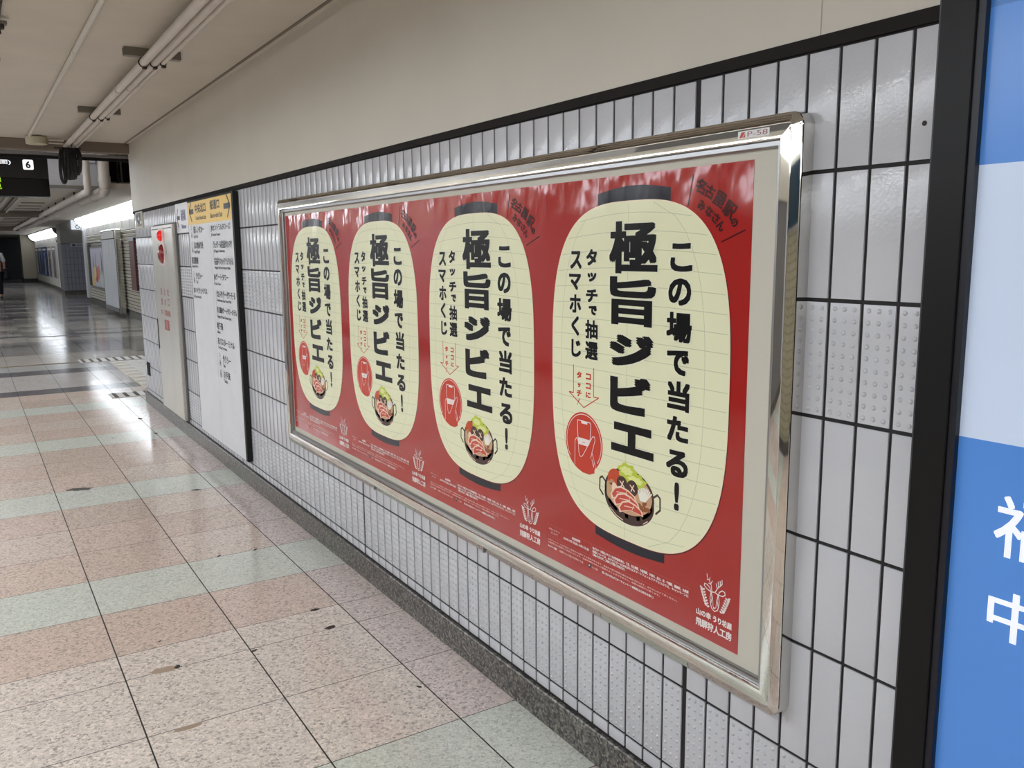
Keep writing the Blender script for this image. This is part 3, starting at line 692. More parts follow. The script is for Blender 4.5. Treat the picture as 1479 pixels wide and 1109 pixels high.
    b.stroke([P(.303, .066), P(.303, .096), P(.800, .096)], .0007, n, line_, dots=False); b.stroke([P(.027, .0615), P(.763, .0615)], .0007, n, line_, dots=False)
    fp('本キャンペーン', .037, .0815, .0065, .108); fp('について', .050, .072, .0065, .095)
    fp('実施期間', .186, .083, .0075, .236, wht); fp('2025年10月1日(水)~10月31日(金)', .131, .0715, .0085, .289, wht)
    fp('各ポスターが掲出されている対象施設:高山、下呂、名古屋駅、大曽根駅、中津川、金山、栄、千種駅、鶴舞駅、大府駅', .309, .0825, .0075, .795, wht)
    fp('詳細については、必ずポスターのQR先またはスマートフォンよりアクセスのうえ、キャンペーンに', .309, .0735, .0075, .795, wht)
    fp('ご参加いただけます。ご参加の上で賞品と引き換えます。', .309, .0655, .0075, .49, wht)
    fp('※本キャンペーンは予告なく変更または終了する場合があります。賞品の内容は写真と異なる場合があります。あらかじめご了承ください。', .031, .051, .005, .746)
    fp('※通信料はお客様のご負担となります。当選の権利は他人に譲渡することはできません。応募は期間中に限ります。', .031, .0435, .005, .665)
    fp('キャンペーン協力:', .029, .0315, .007, .090, wht); fp('飛騨の山の恵みを味わう会', .105, .0315, .0065, .255)
    b.ell(*P(.292, .035), .0062, .0062, n, cap, 16); b.ell(*P(.291, .036), .0026, .0026, n+.0001, wht, 10)
    fp('もっと旅へ', .305, .0315, .006, .345); fp('問い合わせ先:ポスターキャンペーン事務局(土日祝日を除く)', .365, .0305, .0075, .634, wht)
    b.build('fine_print', root)
    return root
def copy_tree(o, parent=None):
    c = o.copy(); COL.objects.link(c)
    if parent: c.parent = parent
    for k in list(o.children): copy_tree(k, c)
    return c
_p = make_poster()
for i, txt in enumerate(['red paper lantern poster farthest from the camera, first from the left on the board', 'second red paper lantern poster from the left on the board', 'third red paper lantern poster from the left on the board', 'red paper lantern poster nearest the camera, rightmost on the board']):
    o = _p if i == 0 else copy_tree(_p)
    o.location = (-.0156, 4.0528-.7196*i, .5215)
    tag(o, txt, 'poster', 'lantern posters in the steel frame')

# ------------------------------------------------------------------ lit blue advertising panel at the right edge
def blue_panel():
    Y0, Y1, Z0, Z1 = .811, -1.05, .08, 2.15
    t = empty('lit_advertising_panel', (0, Y0, Z0), ONWALL); W_, H_ = Y0-Y1, Z1-Z0
    blue = mat('panel blue', (80, 136, 212), .25, emit=.22); pale = mat('panel pale blue', (200, 215, 238), .25, emit=.22); wl = mat('panel lettering white', (240, 245, 252), .25, emit=.35)
    F = .057
    b = MB()
    for x0, x1, z0, z1 in ((0, F, 0, H_), (W_-F, W_, 0, H_), (F, W_-F, 0, F), (F, W_-F, H_-F, H_)): b.box(x0, x1, z0, z1, 0, .02, m_black, .0015)
    b.build('frame', t)
    s = MB(); s.box(-.010, 0, .01, H_-.01, 0, .006, mat('frame edge strip', (66, 64, 66), .4)); s.build('edge_strip', t)
    lip = MB(); nv = mat('inner lip navy', (10, 12, 26), .4); lip.box(F, F+.012, F, H_-F, 0, .016, nv); lip.build('inner_lip', t); lip = MB(); lip.box(W_-F-.012, W_-F, F, H_-F, 0, .016, nv); lip.build('inner_lip', t)
    f = MB(); zz = [F, 1.071-Z0, 1.4905-Z0, H_-F]
    for k, m in enumerate((blue, pale, blue)): f.box(F+.012, W_-F-.012, zz[k], zz[k+1], 0, .004, m)
    f.build('lit_face', t)
    l = MB()
    for c, z0, z1, yl, yr in (('福', .895, .992, .676, .578), ('中', .762, .842, .676, .592)):
        put(l, c, Y0-yl, z0-Z0, Y0-yr, z1-Z0, .0045, wl, .0011)
    l.build('lettering', t)
    tag(t, 'blue and white lit panel in thick black frame at the right edge', 'advertising panel')
blue_panel()

# ------------------------------------------------------------------ directory board, arrow sign, hydrant cabinet, plaque
def directory():
    YL, YR, ZB, ZT = 6.065, 4.912, .162, 1.708; W_, H_ = YL-YR, ZT-ZB
    t = empty('directory_board', (-.0036, YL, ZB), ONWALL)
    b = MB(); b.box(0, W_, 0, H_, .0, .030, m_blackm, .001); b.build('case', t)
    f = MB(); wp = mat('board white', (222, 224, 228), .4, vary=.03, vscale=7); f.box(.014, W_-.030, .004, H_-.012, .030, .0315, wp)
    ye = mat('board yellow', (244, 206, 108), .4)
    h = MB(); h.box(.014, W_-.030, 1.551-ZB, H_-.012, .0315, .0322, ye); h.build('yellow_header', t)
    X = lambda y: YL-y
    L = MB(); n = .0326; g = m_greyink; k = m_ink
    def arrow(yt, ys, zc, d):
        L.stroke([(X(yt-d*.063), zc+.06-ZB), (X(yt), zc-ZB), (X(yt-d*.063), zc-.06-ZB)], .016, n, g); L.rect(min(X(ys), X(yt)), zc-.016-ZB, max(X(ys), X(yt)), zc+.016-ZB, n, g)
    arrow(6.005, 5.885, 1.635, 1); arrow(4.968, 5.108, 1.632, -1)
    def fit(s, yl, yr, z0, z1, m, bd=.0012): put(L, s, X(yl), z0-ZB, X(yr), z1-ZB, n, m, bd, k=4)
    fit('中央北口', 5.838, 5.545, 1.620, 1.678, g, .002); fit('桜通口', 5.435, 5.205, 1.625, 1.682, g, .002); fit('Central North Exit', 5.832, 5.548, 1.577, 1.602, g, .0006); fit('Sakura-dori Exit', 5.44, 5.145, 1.577, 1.606, g, .0006)
    rows = [('駅レンタカー', 'Rent-A-Car', 5.915, 5.626, 1.517, 0), ('忘れ物承り所', 'Lost & Found', 5.925, 5.67, 1.419, 0), ('鉄道警察', 'Railway Police', 6.022, 5.831, 1.321, 0), ('タクシー', 'Taxi', 5.925, 5.742, 1.222, 0), ('JRハイウェイバス', 'JR Expressway Bus', 6.022, 5.64, 1.122, 0),
            ('JRセントラルタワーズ', 'JR Central Towers', 5.443, 4.993, 1.517, 0), ('ジェイアール名古屋タカシマヤ', 'JR Nagoya Takashimaya', 5.402, 4.976, 1.419, 0), ('名古屋マリオットアソシアホテル', 'Nagoya Marriott Associa Hotel', 5.402, 4.966, 1.320, 0), ('JRゲートタワー', 'JR Gate Tower', 5.44, 5.092, 1.222, 0),
            ('タカシマヤ ゲートタワーモール', 'Takashimaya Gate Tower Mall', 5.402, 4.968, 1.123, 0), ('名古屋JRゲートタワーホテル', 'Nagoya JR Gate Tower Hotel', 5.412, 4.955, 1.023, 0), ('地下鉄', 'Subway', 5.438, 5.291, .926, 0), ('市バスターミナル', 'City Bus Terminal', 5.443, 5.048, .830, 0), ('タクシー', 'Taxi', 5.344, 5.152, .728, 0), ('お手洗', 'Toilets', 5.344, 5.187, .632, 0)]
    for jp, en, a, c, z, _ in rows:
        fit(jp, a, c, z-.024, z+.022, k, .0009)
        wd = min(.0125*len(en), a-c-.02 if len(jp) > 4 else 9); fit(en, a, a-wd, z-.053, z-.031, k, .0004)
    for y, z in ((5.97, 1.517), (5.97, 1.419), (5.98, 1.222), (5.41, .728)):   # small pictograms
        x, yy = X(y)-.02, z-ZB; L.stroke([(x, yy+.022), (x+.034, yy+.022), (x+.034, yy-.05), (x, yy-.05)], .002, n, g, True, dots=False); L.rect(x+.008, yy-.045, x+.026, yy-.028, n, k); L.rect(x+.012, yy-.026, x+.022, yy-.016, n, k); L.rect(x+.012, yy+.004, x+.022, yy+.010, n, g)
    x, yy = X(5.41)-.02, .632-ZB; bl = mat('toilet blue grey', (96, 92, 130), .4)
    for q in (0, .016): L.ell(x+q+.009, yy+.012, .005, .006, n, bl, 10); L.rect(x+q+.004, yy-.03, x+q+.014, yy+.003, n, bl)
    L.rect(X(5.475), .50-ZB, X(5.4735), 1.53-ZB, n, g); L.rect(X(5.416), 1.295-ZB, X(5.4135), 1.44-ZB, n, g); L.rect(X(5.42), .99-ZB, X(5.4175), 1.14-ZB, n, g); L.rect(X(5.4755), .165-ZB, X(5.474), .50-ZB, n, g)
    L.build('lettering', t)
    sc_ = f; scuff = mat('grey scuff', (168, 168, 170), .5); r = random.Random(4)
    for i in range(26):
        y = 5.05+r.random()*.95; z = .2+r.random()*.75; a = r.random()*3; q = .008+.03*r.random()
        sc_.stroke([(X(y), z-ZB), (X(y)+q*math.cos(a), z-ZB+q*math.sin(a)*.6)], .0018, .03165, scuff, dots=False)
    f.build('face_sheet', t)
    tag(t, 'tall white station directory with yellow arrow header and black edge on the tiled wall', 'directory sign')
directory()
def arrow_sign():
    YL, ZB = 6.61, 1.509; t = empty('arrow_sign', (0, YL, ZB), ONWALL)
    b = MB(); b.box(0, .53, 0, .205, -.001, .004, mat('arrow sign white', (226, 227, 232), .35)); b.build('plate', t)
    L = MB(); n = .0046; pu = mat('violet ink', (96, 88, 130), .4)
    L.stroke([(.085, .165), (.050, .107), (.085, .045)], .017, n, m_ink); L.rect(.045, .092, .145, .120, n, m_ink)
    put(L, '新幹線', .185, .082, .335, .162, n, pu, .0014, k=4); put(L, 'Shinkansen', .19, .03, .335, .06, n, pu, .0008, k=4)
    L.build('lettering', t)
    for x in (.16, .28, .40): pass
    tag(t, 'small white sign with black left arrow and violet lettering beside the directory board', 'arrow sign')
arrow_sign()
def hydrant():
    YL, YR, ZB, ZT = 7.44, 6.60, .125, 1.578; W_ = YL-YR; H_ = ZT-ZB
    t = empty('fire_hydrant_cabinet', (-.0062, YL, ZB), ONWALL); X = lambda y: YL-y
    b = MB(); b.box(0, W_, 0, H_, -.002, .028, m_steel, .002); b.box(-.012, W_+.012, -.004, H_+.012, -.002, .010, m_midgrey); b.build('case', t)
    d = MB(); d.box(.012, W_-.012, .012, 1.236-ZB, .028, .0305, m_steel, .0008); d = d.build('door', t)
    h = MB(); h.box(.015, .032, .60-ZB, .845-ZB, .0305, .034, m_clamp); h.build('handle', d)
    kx = MB(); kx.ell(.012, 1.105-ZB, .012, .016, .0315, m_white, 16); kx.build('latch', d)
    l = MB(); redt = mat('red paint', (160, 84, 74), .5); n = .0309
    for r, row in enumerate(('消火栓', '放水口')):
        for i, c in enumerate(row): x = X(7.2)+.13*i; put(l, c, x, 1.045-ZB-.078*r, x+.058, 1.10-ZB-.078*r, n, redt, .001, k=4)
    put(l, 'ホース格納箱', X(7.235), .885-ZB, X(6.87), .935-ZB, n, redt, .001, k=4)
    l.rect(X(7.125), .775-ZB, X(6.94), .855-ZB, n, redt); l.stroke([(X(7.04), .79-ZB), (X(7.04), .84-ZB)], .01, n+.0002, m_white)
    l.build('lettering', d)
    u = MB(); u.box(.012, W_-.012, 1.262-ZB, H_-.008, .028, .0305, m_steel, .0008)
    u.rect(.03, H_-.028, W_-.03, H_-.022, .0308, m_clamp)
    for y in (7.165, 6.86): u.rect(X(y)-.006, 1.36-ZB, X(y)+.006, 1.44-ZB, .0309, m_clamp)
    u.build('alarm_panel', t)
    p = MB(); p.box(X(7.12), X(6.915), 1.275-ZB, 1.56-ZB, .0305, .0335, mat('plate pinkish white', (224, 206, 198), .4), .001); p.build('lamp_plate', t)
    def dome(cx, cz, r, hh, m, name):
        b = MB(); vs = []; n_ = 24
        for a in range(7):
            th = math.pi/2*a/6
            for k in range(n_): vs.append((cx+r*math.cos(th)*math.cos(2*math.pi*k/n_), cz+r*math.cos(th)*math.sin(2*math.pi*k/n_), .0335+hh*math.sin(th)))
        b.add(vs, [(a*n_+k, a*n_+(k+1) % n_, a*n_+n_+(k+1) % n_, a*n_+n_+k) for a in range(6) for k in range(n_)], m, True)
        return b.build(name, t)
    lr = mat('red lamp lens', (226, 36, 34), .15, emit=.35, emit_rgb=(240, 40, 36)); dr = mat('dark red bell', (134, 24, 32), .15)
    tag(dome(X(7.02), 1.500-ZB, .042, .03, lr, 'alarm_lamp'), 'glowing red lamp dome'); o = dome(X(7.02), 1.362-ZB, .074, .03, dr, 'alarm_bell'); tag(o, 'dark red round alarm')
    c = MB(); pts = [(X(7.02)+.05*math.cos(a), 1.362-ZB+.05*math.sin(a)) for a in [2*math.pi*i/24 for i in range(24)]]; c.stroke(pts, .004, .058, m_white, True, dots=False); 
    tag(t, 'tall steel fire hydrant cabinet with red alarm lamp between directory and wall end', 'hydrant cabinet')
hydrant()
def plaque():
    t = empty('photo_plaque', (0, 8.30, 1.588), ONWALL); b = MB(); b.box(0, .34, 0, .137, -.001, .008, mat('plaque cream', (206, 200, 184), .5), .001); b.build('plate', t)
    p = MB(); gm = mat('plaque picture grey', (70, 66, 64), .5); lm = mat('plaque picture light', (150, 146, 138), .5)
    p.rect(.035, .012, .305, .126, .0084, lm); r = random.Random(8)
    for i in range(16): p.ell(.06+.21*r.random(), .03+.075*r.random(), .02+.03*r.random(), .01+.016*r.random(), .0085+.0001*i, gm if i % 3 else m_white, 14, r.random()*3)
    p.build('picture', t); tag(t, 'small framed monochrome picture on the tiles at the far wall end', 'plaque')
plaque()
b = MB(); b.box(-.008, .0, 8.17, 8.29, .275, .395, m_dark, .002); o = b.build('wall_plate'); tag(o, 'small dark square plate low on the tiles by the wall end', 'wall plate')
b = MB(); b.tube([(0, 0, -.002), (0, 0, .0006)], .0042, m_clamp, 18); o = b.build('screw_plug', loc=(0, .838, 1.564), rot=ONWALL); o.location = (0, .838, 1.564)
tag(o, 'small dark screw plug in the top tile beside the black panel frame', 'screw')

# ------------------------------------------------------------------ ceiling services near the camera
def pipe(name, x, z, r, y0, y1, label, m=m_pipe, group=None, cat='pipe', couplings=()):
    b = MB(); b.tube([(x, y0, z), (x, y1, z)], r, m, 16); o = b.build(name); tag(o, label, cat, group)
    for y in couplings:
        c = MB(); c.tube([(x, y-.035, z), (x, y+.035, z)], r*1.18, m, 16); c.build('coupling', o)
    return o
pipe('conduit', -.514, 2.268, .019, -2, 8.32, 'thickest, leftmost pipe of the three run side by side under the ceiling', group='bundled ceiling pipes', couplings=(5.35,))
pipe('conduit', -.466, 2.270, .017, -2, 8.32, 'middle pipe of the three run side by side under the ceiling', group='bundled ceiling pipes', couplings=(5.3,))
pipe('conduit', -.426, 2.275, .012, -2, 8.32, 'thinnest, rightmost pipe of the three run side by side under the ceiling', group='bundled ceiling pipes', couplings=(5.2,))
pipe('conduit', -.395, 2.303, .005, -2, 8.32, 'thin dark cable along the right of the three ceiling pipes', m=m_clamp, cat='cable')
pipe('conduit', -.79, 2.3175, .012, -2, 8.1, 'single thin white conduit fixed flat on the ceiling', m=m_cream, couplings=(4.7,))
pipe('ceiling_cable', -1.115, 2.318, .006, -2, 8.35, 'thin dark cable along the ceiling at the left edge', m=m_clamp, cat='cable')
names = {4.53: 'second pipe bracket from the beam, across the three ceiling pipes', 6.45: 'pipe bracket nearest the beam, across the three ceiling pipes', 2.6: 'pipe bracket above the frame top, nearest the camera'}
for y, l in names.items():
    t = empty('pipe_bracket', (-.4725, y, 2.29)); b = MB()
    b.box(-.128, .128, -.021, .021, .0015, .0035, m_strut); b.box(-.128, .128, -.021, -.018, .0035, .04, m_strut); b.box(-.128, .128, .018, .021, .0035, .04, m_strut); b.build('channel', t)
    for dx, r, z in ((-.0415, .0215, -.022), (.0065, .0195, -.020), (.0465, .0145, -.015)):
        c = MB(); c.tube([(dx+r*math.cos(a), 0, z+r*math.sin(a)) for a in [math.pi*2*k/14 for k in range(14)]], .0035, m_clamp, 6, True)
        c.box(dx-.006, dx+.012, -.012, .012, z-r-.008, z-r+.002, m_clamp); c.build('clamp', t)
    tag(t, l, 'pipe bracket', 'ceiling pipe brackets')
for y, l in ((4.22, 'cable clip with strut at the top left corner of the photo'), (5.0, 'second cable clip below the top left corner'), (6.0, 'third cable clip on the left edge cable')):
    t = empty('cable_clip', (-1.115, y, 2.312)); b = MB(); b.box(-.2, .03, -.02, .02, -.012, .0, m_strut); b.build('strut', t); c = MB(); c.box(-.022, .02, -.018, .018, -.03, -.012, m_clamp, .004); c.tube([(0, 0, -.028), (.002, 0, -.05)], .006, m_clamp, 8); c.build('clamp', t)
    tag(t, l, 'cable clip', 'left edge cable clips')
# detector drum at the ceiling edge
t = empty('ceiling_detector', (-.735, 8.2, 2.262)); b = MB(); vs = []
b.tube([(0, 0, 0), (0, 0, .004), (0, 0, .056), (0, 0, .06)], [.074, .08, .082, .078], mat('detector cream', (190, 184, 158), .5), 32); b.build('drum', t); b = MB(); b.tube([(0, 0, .058), (0, 0, .068)], .05, m_strut, 24); b.build('base', t)
tag(t, 'round cream drum at the end of the single white ceiling conduit', 'detector')
b = MB(); b.tube([(-.64, 8.26, 2.312), (-.53, 8.26, 2.312)], .01, m_pipe, 10); b.tube([(-.64, 8.3, 2.29), (-.53, 8.3, 2.29)], .008, m_pipe, 10); tag(b.build('conduit'), 'short pipe stubs between the cream drum and the cable coil', 'pipe')
# coil of black cable
def coil():
    b = MB(); r = random.Random(2)
    loops = [(-.565, .135, .030), (-.552, .128, .018), (-.530, .118, .004), (-.516, .122, -.004), (-.503, .119, .003), (-.489, .121, -.003), (-.476, .117, .004), (-.452, .098, -.006), (-.438, .090, .006)]
    for x, rz, tl in loops:
        ry = .085+.03*r.random(); cz = 2.228-rz; ph = r.random()*3
        b.tube([(x+tl*math.cos(a)+.004*math.sin(2*a+ph), 8.12+ry*math.cos(a), cz+rz*math.sin(a)*(1+.04*math.sin(a+ph))) for a in [2*math.pi*k/32 for k in range(32)]], .0125, m_blackm, 10, True)
    o = b.build('cable_coil'); q = MB(); q.tube([(-.489, 8.12, 2.235), (-.489, 8.12, 2.33)], .004, m_strut, 8); q.box(-.62, -.42, 8.10, 8.14, 2.226, 2.240, m_clamp, .004); q.build('hanger', o)
    tag(o, 'hanging coil of thick black cable in front of the ceiling beam', 'cable coil')
coil()
# departure board
def board():
    t = empty('departure_board', (-1.25, 8.82, 1.876)); W_ = .63
    b = MB(); b.box(-W_, W_, 0, .2, .158, .36, mat('board upper black', (30, 29, 31), .35), .003); b.box(-W_, W_, 0, .2, 0, .157, mat('board lower black', (9, 9, 12), .2), .003); b.build('case', t)
    r = MB(); r.box(-W_, W_+.07, .0, .05, .362, .372, m_alu); r.box(-W_, W_, .01, .15, .375, .395, m_beam)
    for k in range(7): r.box(-W_+.05+k*.17, -W_+.09+k*.17, -.004, .02, .372, .395, m_dark if k % 2 else m_alu)
    r.build('hanging_rail', t)
    l = MB(); lw = mat('lit white', (240, 244, 248), .4, emit=.9); lg = mat('led green', (150, 205, 30), .4, emit=.9)
    def rr(x0, y0, x1, y1, q, n, m): l.poly([(cx+q*math.cos(math.radians(a)), cy+q*math.sin(math.radians(a))) for cx, cy, a0 in ((x1-q, y0+q, -90), (x1-q, y1-q, 0), (x0+q, y1-q, 90), (x0+q, y0+q, 180)) for a in range(a0, a0+91, 30)], n, m)
    X = lambda x: x+1.25
    k = 8.82/8.7
    rr(X(-.815), .232, X(-.732), .318, .012, .001, lw); put(l, '6', X(-.792), .245, X(-.755), .305, .002, m_ink, .002)
    o = l.build('number_tile', t); o.rotation_euler = (math.pi/2, 0, 0); o.location = (0, -.0005, 0); l = MB()
    put(l, '(名古屋方面)', X(-1.30), .268, X(-.905), .312, .001, lw, .0008)
    o = l.build('destination_lettering', t); o.rotation_euler = (math.pi/2, 0, 0); o.location = (0, -.0005, 0); l = MB()
    put(l, '名古屋', X(-1.16), .118, X(-.99), .160, .001, lg, .001); put(l, '多治見', X(-1.16), .058, X(-.99), .105, .001, lg, .001)
    o = l.build('led_lettering', t); o.rotation_euler = (math.pi/2, 0, 0); o.location = (0, -.0005, 0)
    tag(t, 'black hanging departure board with white number 6 and green lettering at left', 'departure board')
board()

# ------------------------------------------------------------------ open recess and far services
def drain(name, x, z, r, y, label, y1):
    t = empty(name, (x, y, z)); b = MB(); R = r*1.3; n = 8
    b.tube([(0, 0, 1.17), (0, 0, R)]+[(0, R-R*math.cos(a), R-R*math.sin(a)) for a in [math.pi/2*k/n for k in range(1, n+1)]]+[(0, y1-y, 0)], r, m_pipe, 18); b.build('run', t)
    for i in range(11):
        yy = 1.2+1.6*i; c = MB(); c.tube([(0, yy-.03, 0), (0, yy+.03, 0)], r*1.08, m_pipe, 18); c.build('collar', t)
        h = MB(); h.box(-.012, .012, yy+.5, yy+.53, r*.9, 2.31-z if 2.31-z > r*.9+.01 else r*.9+.015, m_clamp); h.build('hanger', t)
    c = MB(); c.tube([(0, 0, R+.02), (0, 0, R+.10)], r*1.1, m_pipe, 18); c.build('collar', t)
    tag(t, label, 'pipe', 'drain pipes')
drain('drain_pipe', .40, 2.225, .074, 13.2, 'thicker right one of two pipes dropping from the recess and turning away', 36)
drain('drain_pipe', .185, 2.215, .047, 13.2, 'thinner left one of two pipes dropping from the recess and turning away', 36)
t = empty('cable_rack', (.86, 16.3, 2.335)); b = MB()
for z in (.20, .70, .98): b.box(0, 1.0, 0, .04, z, z+.05, m_pipe)
b.box(0, .035, 0, .04, 0, 1.06, m_pipe); b.box(.965, 1.0, 0, .04, 0, 1.06, m_pipe); b.build('rails', t)
for k in range(7):
    c = MB(); x = .16+.055*k+.12*(k > 1); c.tube([(x, -.03, 0), (x, -.03, 1.06)], .016, m_pipe if k % 3 else m_midgrey, 8); c.build('riser', t)
tag(t, 'dark shaft rack with pale rails and thin risers right of the drain pipes', 'cable rack')
for x, l in ((.19, 'pale box on the bulkhead left of the thin drain pipe'), (.30, 'pale box on the bulkhead between the two drain pipes')):
    b = MB(); b.box(x, x+.085, 13.82, 13.9, 2.66, 2.8, m_white, .004); tag(b.build('junction_box'), l, 'junction box', 'bulkhead boxes')
for i, (x, z, r, m) in enumerate(((-.47, 2.285, .02, m_pipe), (-.56, 2.285, .016, m_clamp), (-.66, 2.283, .022, m_pipe), (-.78, 2.28, .026, m_strut), (-.92, 2.28, .024, m_pipe))):
    pipe('far_conduit', x, z, r, 14.2, 46, 'pipe under the far ceiling behind the departure board, '+['first', 'second', 'third', 'fourth', 'fifth'][i]+' from the right', m, 'far ceiling pipes')

# ------------------------------------------------------------------ far wall beyond the corner
def at_far(name, YL, ZB, x=1.62): return empty(name, (x-.002, YL, ZB), ONWALL)
m_slat = mat('cream louvre', (206, 202, 188), .4)
t = at_far('louvre_screen', 26.7, .145); b = MB()
for k in range(24): z = .012+.071*k; b.add([(0, z, .012), (11, z, .012), (11, z+.048, .036), (0, z+.048, .036), (11, z+.06, .012), (0, z+.06, .012)], [(0, 1, 2, 3), (3, 2, 4, 5)], m_slat)
b.build('slats', t); b = MB(); b.box(0, 11, 0, 1.72, 0, .012, m_dark); b.build('backing', t); tag(t, 'cream horizontal louvre screen on the wall beyond the corner', 'louvre screen')
t = at_far('steel_post', 27.1, .145); b = MB(); b.box(0, .3, .0, 1.98, 0, .10, m_lightgrey, .01); b.build('post', t); c = MB(); c.box(0, .3, 1.86, 1.98, .1, .12, m_white); c.build('post_head', t); tag(t, 'pale steel post at the left end of the louvre screen', 'post')
t = at_far('stone_panel', 26.6, .5); b = MB(); b.box(0, .55, 0, 1.12, .038, .058, mat('dark stone panel', (84, 74, 62), .2, vary=.2, vscale=9)); b.build('panel', t); tag(t, 'narrow dark glossy panel left of the pastel poster on the louvres', 'panel')
t = at_far('pastel_poster', 25.95, .467); b = MB(); b.box(0, 2.95, 0, 1.09, .038, .0605, m_alu); b.build('frame', t); p = MB()
p.rect(.05, .05, 2.9, 1.04, .061, mat('pastel sky', (200, 200, 216), .4))
for i, (x, h, w_, c) in enumerate(((.55, .72, .32, (92, 84, 112)), (1.05, .80, .26, (140, 100, 110)), (1.6, .6, .3, (210, 180, 176)), (2.2, .82, .34, (84, 78, 100)), (2.6, .6, .2, (150, 120, 130)))): p.poly([(x-w_/2, .3), (x+w_/2, .3), (x+.03, h+.12), (x-.03, h+.12)], .062+.0002*i, mat('pastel shape', c, .4))
for i, (x, c) in enumerate(((.5, (222, 190, 90)), (1.1, (196, 90, 80)), (1.5, (222, 120, 110)), (1.9, (150, 190, 160)), (2.4, (190, 206, 190)), (.8, (230, 210, 150)), (2.0, (210, 210, 210)))): p.ell(x, .22+.1*(i % 3), .3, .17, .064+.0002*i, mat('pastel blot', c, .4))
p.build('print', t); tag(t, 'pastel coloured poster in a grey frame on the cream louvres', 'poster')
t = at_far('glass_notice_board', 22.5, .06); b = MB(); b.box(0, 2.25, 0, 1.84, .05, .19, m_chromed, .02); b.build('frame', t); p = MB(); p.box(.10, 2.15, .12, 1.62, .19, .195, mat('pale glass sheet', (216, 220, 226), .4, vary=.06, vscale=2)); p.build('glass', t)
s = MB()
for k in range(3): s.rect(.5+.5*k, 1.33, .62+.5*k, 1.55, .1965, m_white)
s.rect(.1, 1.64, 2.15, 1.80, .1955, m_white); s.rect(.1, .03, 2.15, .11, .1955, m_midgrey); s.build('notice', t); tag(t, 'tall steel framed glass notice board standing right of the pastel poster', 'notice board')
t = at_far('narrow_banner', 19.25, .62); b = MB(); b.box(0, .6, 0, 1.05, .038, .07, mat('dark red banner', (92, 40, 40), .4)); b.box(0, .6, 1.0, 1.07, .038, .075, m_alu); b.build('sheet', t); tag(t, 'narrow dark red banner at the right end of the louvre screen', 'banner')
t = empty('toilet_sign', (1.82, 32.96, 2.19), FACING); b = MB(); b.box(0, .32, 0, .31, 0, .06, mat('lit sign white', (236, 242, 250), .4, emit=.8)); b.build('box', t); l = MB(); l.stroke([(.19+.055*math.cos(a), .09+.055*math.sin(a)) for a in [2*math.pi*k/20 for k in range(20)]], .022, .0605, m_ink, True); l.stroke([(.19, .145), (.16, .27), (.10, .29)], .02, .0605, m_ink); l.build('pictogram', t); tag(t, 'square lit white sign with dark ring mark on the grey pier', 'sign')
t = empty('pier_sign', (1.74, 32.97, 1.60), FACING); b = MB(); b.box(0, .40, 0, .13, 0, .03, mat('pier sign grey', (176, 178, 188), .4)); b.build('plate', t); l = MB(); l.rect(.06, .03, .16, .1, .0305, m_greyink); l.rect(.2, .05, .36, .075, .0305, m_greyink); l.build('marking', t); tag(t, 'small grey sign plate on the tiled pier', 'sign')
t = at_far('white_panel_edge', 35.5, .145, 1.6); b = MB(); b.box(0, .62, 0, 1.58, 0, .06, m_white); b.build('panel', t); b = MB(); b.box(.62, .85, 0, 1.6, 0, .09, m_blackm); b.build('black_edge', t); tag(t, 'upright white panel with black edge left of the tiled pier', 'panel')
for i, (y0, y1, c, c2, l) in enumerate(((38.2, 36.6, (182, 178, 182), (90, 80, 84), 'pale portrait poster, first left of the white panel'), (40.4, 38.5, (196, 190, 186), (60, 52, 60), 'whitish poster with dark figures, second left of the white panel'), (43.0, 40.8, (40, 52, 92), (150, 170, 210), 'navy blue poster, third left of the white panel'), (45.4, 43.3, (58, 84, 140), (20, 24, 40), 'mid blue poster, fourth left of the white panel'), (47.6, 45.7, (34, 44, 74), (170, 190, 215), 'dark blue poster, farthest left of the white panel'))):
    t = at_far('wall_poster', y0, .45, 1.6); b = MB(); w_ = y0-y1; b.box(0, w_, 0, 1.22, 0, .04, mat('poster ground', c, .25)); b.build('sheet', t); p = MB(); mm = mat('poster figure', c2, .3); p.poly([(w_*.3, .05), (w_*.7, .05), (w_*.62, .75), (w_*.38, .75)], .041, mm); p.ell(w_*.5, .9, w_*.13, .13, .0412, mm); p.rect(w_*.1, 1.08, w_*.9, 1.15, .0414, m_white); p.build('print', t); tag(t, l, 'poster', 'far wall posters')
t = at_far('door_plate', 36.0, 1.80, 1.6); b = MB(); b.box(0, .9, 0, .28, 0, .03, m_blackm); b.rect(.2, .06, .6, .22, .031, m_white); b.build('plate', t); tag(t, 'small black plate with white mark under the second light strip', 'sign')

# ------------------------------------------------------------------ tactile paving
m_tan = mat('tactile tan', (196, 184, 160), .4); m_tbar = mat('tactile dark bar', (74, 58, 46), .5); m_tw = mat('tactile pale block', (206, 204, 198), .35)
def tact(name, x0, x1, y0, y1, label, style):
    b = MB(); b.box(x0, x1, y0, y1, .0002, .004, m_tw if style == 'bar' else m_tan)
    if style == 'bar':
        k = 0
        while x0+.03+k*.095 < x1-.04: b.box(x0+.03+k*.095, x0+.062+k*.095, y0+.02, y1-.02, .004, .008, m_tbar); k += 1
    else:
        for r in range(int((y1-y0)/.15)):
            for c in range(int((x1-x0)/.3)): b.box(x0+c*.3+.012+.15*(r % 2), min(x0+c*.3+.288+.15*(r % 2), x1), y0+r*.15+.01, y0+r*.15+.14, .004, .0075, m_tw)
    o = b.build(name); tag(o, label, 'tactile paving')
tact('tactile_strip', -.25, 1.6, 8.84, 9.14, 'nearer row of dark striped tactile blocks at the wall end', 'bar')
tact('tactile_strip', -.2, 1.6, 11.98, 12.38, 'farther row of dark striped tactile blocks beyond the wall end', 'bar')
